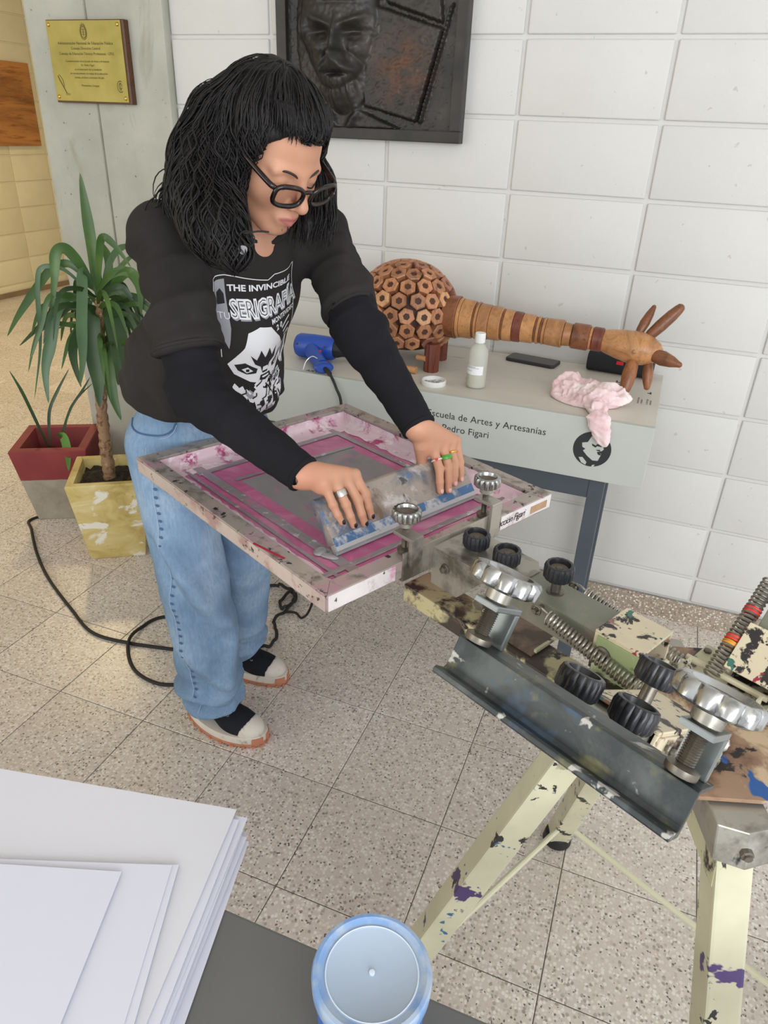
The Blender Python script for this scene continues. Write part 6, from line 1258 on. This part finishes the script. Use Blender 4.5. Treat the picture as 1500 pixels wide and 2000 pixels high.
# ---- white comic-style print on the T-shirt
SB = bvh_of(SHIRT_P, SHIRT_Q); PRW = simple('white_screen_print', (222, 222, 224), 0.8); PRG = simple('grey_screen_print', (150, 150, 156), 0.8); PRB = simple('black_screen_print', (30, 29, 30), 0.85)
def pr_pt(a, b, lift):
    l, t = -0.100+a*0.175+b*0.070, 0.437+a*0.026-b*0.315; o = Vector(bp(0.45, l, t)); h_ = SB.ray_cast(o, Vector(-FF), 0.8)
    return (h_[0]+Vector(FF)*lift) if h_[0] is not None else None
ASP = 1.85   # print is about 1.85 times as tall as wide: a in widths, b in heights
def print_polys(mb, vs, fs, lift):
    bm = bmesh.new(); bv = [bm.verts.new((x, y, 0)) for x, y in vs]
    for f in fs:
        try: bm.faces.new([bv[i] for i in f])
        except ValueError: pass
    bmesh.ops.triangulate(bm, faces=bm.faces)
    for _ in range(4):
        lg_ = [e for e in bm.edges if e.calc_length() > 0.06]
        if not lg_: break
        bmesh.ops.subdivide_edges(bm, edges=lg_, cuts=1); bmesh.ops.triangulate(bm, faces=bm.faces)
    bm.verts.index_update(); pts = [pr_pt(v.co.x, v.co.y/ASP, lift) for v in bm.verts]
    mb.add([p if p is not None else Vector((0, 0, 0)) for p in pts], [tuple(v.index for v in f.verts) for f in bm.faces if all(pts[v.index] is not None for v in f.verts)]); bm.free()
def p_poly(mb, pts, lift): print_polys(mb, pts, [tuple(range(len(pts)))], lift)
def p_line(mb, pts, w, lift):
    for (x0, y0), (x1, y1) in zip(pts, pts[1:]):
        d = math.hypot(x1-x0, y1-y0) or 1; nx_, ny_ = -(y1-y0)/d*w/2, (x1-x0)/d*w/2; p_poly(mb, [(x0+nx_, y0+ny_), (x1+nx_, y1+ny_), (x1-nx_, y1-ny_), (x0-nx_, y0-ny_)], lift)
def p_text(mb, s, x, y, size, lift, bold=0.0, sx=1.0, **kw):
    vs, fs = text_polys(s, size, 'LEFT', bold=bold, res=2, **kw); print_polys(mb, [(x+v[0]*sx, y-v[1]) for v in vs], fs, lift)
w_, g_, b_ = MB(), MB(), MB(); A_, B_, C_ = 0.0016, 0.0022, 0.0028
p_line(w_, [(0.0, 0.02), (0.14, 0.0), (0.62, 0.06), (0.70, 0.0), (1.02, 0.0), (1.02, 1.0)], 0.010, A_); p_line(w_, [(0.0, 0.02), (0.0, 0.9)], 0.008, A_)
p_poly(g_, [(0.01, 0.06), (0.13, 0.04), (0.13, 0.55), (0.08, 0.78), (0.01, 0.62)], A_); p_poly(b_, [(0.03, 0.18), (0.07, 0.14), (0.11, 0.20), (0.11, 0.30), (0.03, 0.32)], B_); p_text(w_, 'TU', 0.015, 0.46, 0.10, B_)
p_text(w_, 'THE INVINCIBLE', 0.155, 0.175, 0.098, A_, bold=0.003, sx=1.12)
p_text(g_, 'SERIGRAFÍA', 0.165, 0.455, 0.245, A_, bold=0.012, sx=0.70); p_text(w_, 'SERIGRAFÍA', 0.155, 0.435, 0.245, B_, bold=0.014, sx=0.70); p_text(b_, 'SERIGRAFÍA', 0.155, 0.435, 0.245, C_, bold=-0.006, sx=0.70)
p_text(w_, 'MONTEVIDEO', 0.62, 0.545, 0.078, A_, bold=0.002, sx=0.82); p_text(w_, '2 0', 0.68, 0.635, 0.085, A_, bold=0.003)
# a masked face, hands and ruffles in flat white and black
p_poly(w_, [(0.30, 0.58), (0.45, 0.53), (0.60, 0.56), (0.72, 0.72), (0.82, 0.95), (0.80, 1.12), (0.66, 1.24), (0.48, 1.27), (0.30, 1.22), (0.12, 1.12), (0.05, 0.98), (0.14, 0.88), (0.24, 0.74)], A_)
p_poly(b_, [(0.30, 0.84), (0.36, 0.98), (0.44, 1.04), (0.47, 1.14), (0.54, 1.14), (0.57, 1.02), (0.64, 0.96), (0.66, 0.80), (0.59, 0.90), (0.55, 0.78), (0.49, 0.90), (0.43, 0.78), (0.38, 0.92)], B_)
p_poly(b_, [(0.12, 0.98), (0.24, 0.95), (0.40, 1.06), (0.38, 1.12), (0.26, 1.12), (0.16, 1.06)], B_); p_poly(b_, [(0.61, 1.06), (0.76, 0.94), (0.78, 1.02), (0.72, 1.12), (0.62, 1.12)], B_)
p_poly(w_, [(0.20, 1.04), (0.27, 1.01), (0.34, 1.08), (0.26, 1.10)], C_); p_poly(b_, [(0.25, 1.04), (0.29, 1.04), (0.29, 1.08), (0.25, 1.08)], C_+0.0004); p_poly(w_, [(0.64, 1.08), (0.72, 1.02), (0.73, 1.06), (0.67, 1.10)], C_)
p_poly(w_, [(0.475, 1.05), (0.545, 1.05), (0.555, 1.11), (0.465, 1.11)], C_); p_poly(b_, [(0.44, 1.16), (0.58, 1.16), (0.60, 1.22), (0.51, 1.25), (0.42, 1.22)], B_); p_poly(w_, [(0.46, 1.18), (0.56, 1.18), (0.56, 1.205), (0.46, 1.205)], C_)
pr_r = random.Random(8)
for i in range(70):
    x, y = pr_r.uniform(0.10, 0.88), pr_r.uniform(1.22, 1.68); s = pr_r.uniform(0.04, 0.10); a = pr_r.uniform(0, 6); n = 5
    if abs(x-0.5) > 0.42-(y-1.2)*0.35: continue
    p_poly(w_ if i % 4 else g_, [(x+s*(1.0 if j % 2 else 0.55)*math.cos(a+j*2*PI/n), y+s*0.8*math.sin(a+j*2*PI/n)) for j in range(n)], A_+0.0001*(i % 3))
for i in range(34):
    x, y = pr_r.uniform(0.18, 0.8), pr_r.uniform(1.24, 1.62); a = pr_r.uniform(0, 6); s = pr_r.uniform(0.03, 0.07); p_line(b_, [(x-s*math.cos(a), y-s*math.sin(a)), (x+0.02, y), (x+s*math.cos(a+0.5), y+s*math.sin(a+0.5))], 0.016, C_)
for i in range(9): p_line(w_, [(0.78+0.02*i, 0.66+0.06*i), (0.94-0.006*i, 0.60+0.09*i)], 0.024, A_)
p_poly(w_, [(0.80, 0.98), (0.94, 0.80), (1.0, 0.88), (0.98, 1.20), (0.86, 1.30), (0.80, 1.2)], A_)
for i in range(5): p_line(b_, [(0.82+0.03*i, 1.02-0.03*i), (0.86+0.02*i, 1.22-0.02*i)], 0.014, B_)
p_poly(w_, [(0.30, 1.40), (0.46, 1.34), (0.62, 1.40), (0.60, 1.58), (0.46, 1.68), (0.34, 1.58)], A_+0.0003); p_poly(b_, [(0.38, 1.46), (0.44, 1.44), (0.45, 1.52), (0.40, 1.54)], C_); p_poly(b_, [(0.50, 1.44), (0.56, 1.46), (0.55, 1.54), (0.50, 1.52)], C_)
for nm, mb_, mt in (('white_print', w_, PRW), ('grey_print', g_, PRG), ('black_print', b_, PRB)):
    o = build(nm, mb_, mt, tee); o['kind'] = 'stuff'
# ---- ribbed collar and cuffs
def ring_on(c, ax, r, wire, mat, name, parent, flat=1.0, n=40, bvh=None, lift=0.0):
    m_ = frame_m(tuple(c), tuple(ax)); pts = [m_ @ Vector((r*math.cos(2*PI*i/n), r*math.sin(2*PI*i/n), 0)) for i in range(n)]
    return build(name, MB().tube(pts, wire, 8, closed=True, flat=flat), mat, parent, smooth=180)
for e, w in ((ELR, WRR), (ELL, WRL)):
    fd = unit(w-e); ring_on(w-fd*0.001, fd, 0.0298, 0.0058, UNDER, 'cuff', person)
nka = unit(TT*0.2+FF*0.078); mcol = frame_m(tuple(NECK+FF*0.012), tuple(nka)); cpts = []
for i in range(56):
    a = 2*PI*i/56; dr = mcol.to_3x3() @ Vector((math.cos(a), math.sin(a), 0)); base = mcol.translation+dr*0.0665
    h_ = SB.ray_cast(base+Vector(nka)*0.15, -Vector(nka), 0.4); cpts.append((h_[0] if h_[0] is not None else base+Vector(nka)*0.03)+Vector(nka)*0.0005)
for _ in range(4): cpts = [(cpts[i-1]+cpts[i]*2+cpts[(i+1) % 56])/4 for i in range(56)]
build('collar', MB().tube(cpts, 0.0065, 8, closed=True), TEE, tee, smooth=180)
for mid_, dd_, s in ((MR, dR, SR_), (ML, dL, SL_)):
    m_ = frame_m(tuple(mid_-dd_*0.006), tuple(dd_)); pts = []
    for i in range(48):
        a = 2*PI*i/48; dr = m_.to_3x3() @ Vector((math.cos(a), math.sin(a), 0)); h_ = SB.ray_cast(m_.translation+dr*0.13, -dr, 0.13); pts.append((h_[0] if h_[0] is not None else m_.translation+dr*0.068)-dr*0.001)
    for _ in range(2): pts = [(pts[i-1]+pts[i]*2+pts[(i+1) % 48])/4 for i in range(48)]
    build('sleeve_hem', MB().tube(pts, 0.0042, 6, closed=True), TEE, tee, smooth=180)

# ---- glasses
gl = thing('eyeglasses', 'dark tortoiseshell eyeglasses worn low on the nose', 'glasses', tuple(hp_(0.11, 0, -0.015)))
TORT = NT('tortoiseshell'); TORT.col(TORT.ramp(TORT.noise(70, 3, 0.5, 0.5), [(0.42, (16, 13, 13)), (0.62, (34, 21, 18)), (0.78, (84, 48, 32))])); TORT.set(0.15); TORT = TORT.m
LENS = NT('lens_glass'); LENS.col((250, 250, 250)); LENS.set(0.0, 0.0, Transmission_Weight=1.0, IOR=1.03); LENS = LENS.m
def lens_pt(s, a, k=1.0):
    cx, cy = math.cos(a), math.sin(a); y = 0.0385+0.0285*k*math.copysign(abs(cx)**0.72, cx); z = -0.0155+0.0182*k*math.copysign(abs(cy)**0.70, cy)+(0.003*cx if cy > 0 else 0); x = 0.1155-3.2*(y-0.010)**2*0.9+0.12*(z+0.0165); return hp_(x, s*y, z)
for s in (-1, 1):
    build('rim', MB().tube([tuple(lens_pt(s, 2*PI*i/40)) for i in range(40)], 0.0042, 8, closed=True, flat=1.0), TORT, gl, smooth=180)
    n = 40; vs = [tuple(lens_pt(s, 2*PI*i/n, 0.97)) for i in range(n)]; vs2 = [tuple(V3(*v)+HF*0.0014) for v in vs]; build('lens', MB().hexa(vs, vs2), LENS, gl)
    tp_ = [tuple(hp_(x, s*y, z)) for x, y, z in ((0.1030, 0.0680, -0.003), (0.0950, 0.0735, -0.001), (0.055, 0.0785, 0.004), (0.005, 0.0815, 0.010), (-0.025, 0.082, 0.002), (-0.045, 0.080, -0.02))]
    build('temple', MB().tube(spline(tp_, 5), 0.0048, 8, flat=1.0), TORT, gl, smooth=180)
build('bridge', MB().tube(spline([tuple(hp_(0.1140, -0.0125, -0.009)), tuple(hp_(0.1175, 0, -0.0055)), tuple(hp_(0.1140, 0.0125, -0.009))], 6), 0.0034, 8), TORT, gl, smooth=180)

# ---- necklace and rings
nk = thing('necklace', 'thin black cord necklace with grey pendant hanging at the neck', 'necklace', (0.275, -1.33, 1.36)); CORD = simple('black_cord', (22, 20, 20), 0.6)
build('cord', MB().tube(spline([(0.297, -1.283, 1.386), (0.288, -1.300, 1.388), (0.270, -1.318, 1.386), (0.247, -1.300, 1.394), (0.20, -1.24, 1.415)], 6), 0.0014, 6), CORD, nk, smooth=True)
build('loop', MB().tube([(0.279+0.012*math.cos(a*PI/10), -1.322+0.004*math.cos(a*PI/10), 1.378+0.012*math.sin(a*PI/10)) for a in range(20)], 0.0012, 6, closed=True), CORD, nk, smooth=True)
build('pendant', MB().prism([(0.0075*math.cos(a*PI/10), 0.009*math.sin(a*PI/10)*(1 if math.sin(a*PI/10) < 0 else 0.55)) for a in range(20)], 0, 0.0025, frame_m((0.276, -1.331, 1.364), (0.45, -0.87, 0.15), (0.85, 0.45, 0))), simple('pendant_grey', (128, 126, 130), 0.5, 0.1), nk, bevel=0.0006)
def finger_ring(J, k, t, w, mat, name, label, thick=0.0016, parent_=None):
    a, b = V3(*J[k][0]), V3(*J[k][1]); c = a+(b-a)*t; dr = unit(b-a); r = (RAD[k][0]*(1-t)+RAD[k][1]*t)+0.0008; m_ = frame_m(tuple(c), tuple(dr))
    prof = [(r, -w/2), (r+thick*0.7, -w/2), (r+thick, -w/4), (r+thick, w/4), (r+thick*0.7, w/2), (r, w/2), (r, -w/2)]
    o = build(name, MB().lathe(prof, 24, m_, cap=False), mat, None, smooth=60, loc=tuple(c)); tag(o, label, 'ring'); return o, c, dr, r
finger_ring(RIGHT, 'ring', 0.58, 0.012, simple('silver_ring', (190, 188, 182), 0.25, 0.9), 'silver_ring', 'wide silver ring on the hand nearer the camera')
finger_ring(LEFT, 'middle', 0.62, 0.0085, simple('green_resin', (70, 150, 52), 0.15), 'green_ring', 'chunky glossy green ring on a finger of the farther hand', 0.0032)
finger_ring(LEFT, 'ring', 0.50, 0.0035, simple('gold_ring', (222, 170, 80), 0.25, 0.9), 'gold_ring', 'thin gold ring beside the green ring')
ro_, c, dr, r = finger_ring(LEFT, 'index', 0.60, 0.0030, simple('pearl_ring', (226, 214, 206), 0.3, 0.2), 'heart_ring', 'pale ring with a small red heart on the farther hand')
nrm = unit(V3(*CAM)-c); nrm = unit(nrm-dr*(nrm@dr)); hm = frame_m(tuple(c+nrm*(r+0.0012)), tuple(nrm), tuple(np.cross(dr, nrm)))
hs = [(0.0036*16*math.sin(t)**3/16, 0.0036*(13*math.cos(t)-5*math.cos(2*t)-2*math.cos(3*t)-math.cos(4*t))/16) for t in [2*PI*i/28 for i in range(28)]]; build('red_heart', MB().prism([(-x, -y) for x, y in hs], 0, 0.0018, hm), simple('heart_red', (206, 30, 56), 0.25), ro_)
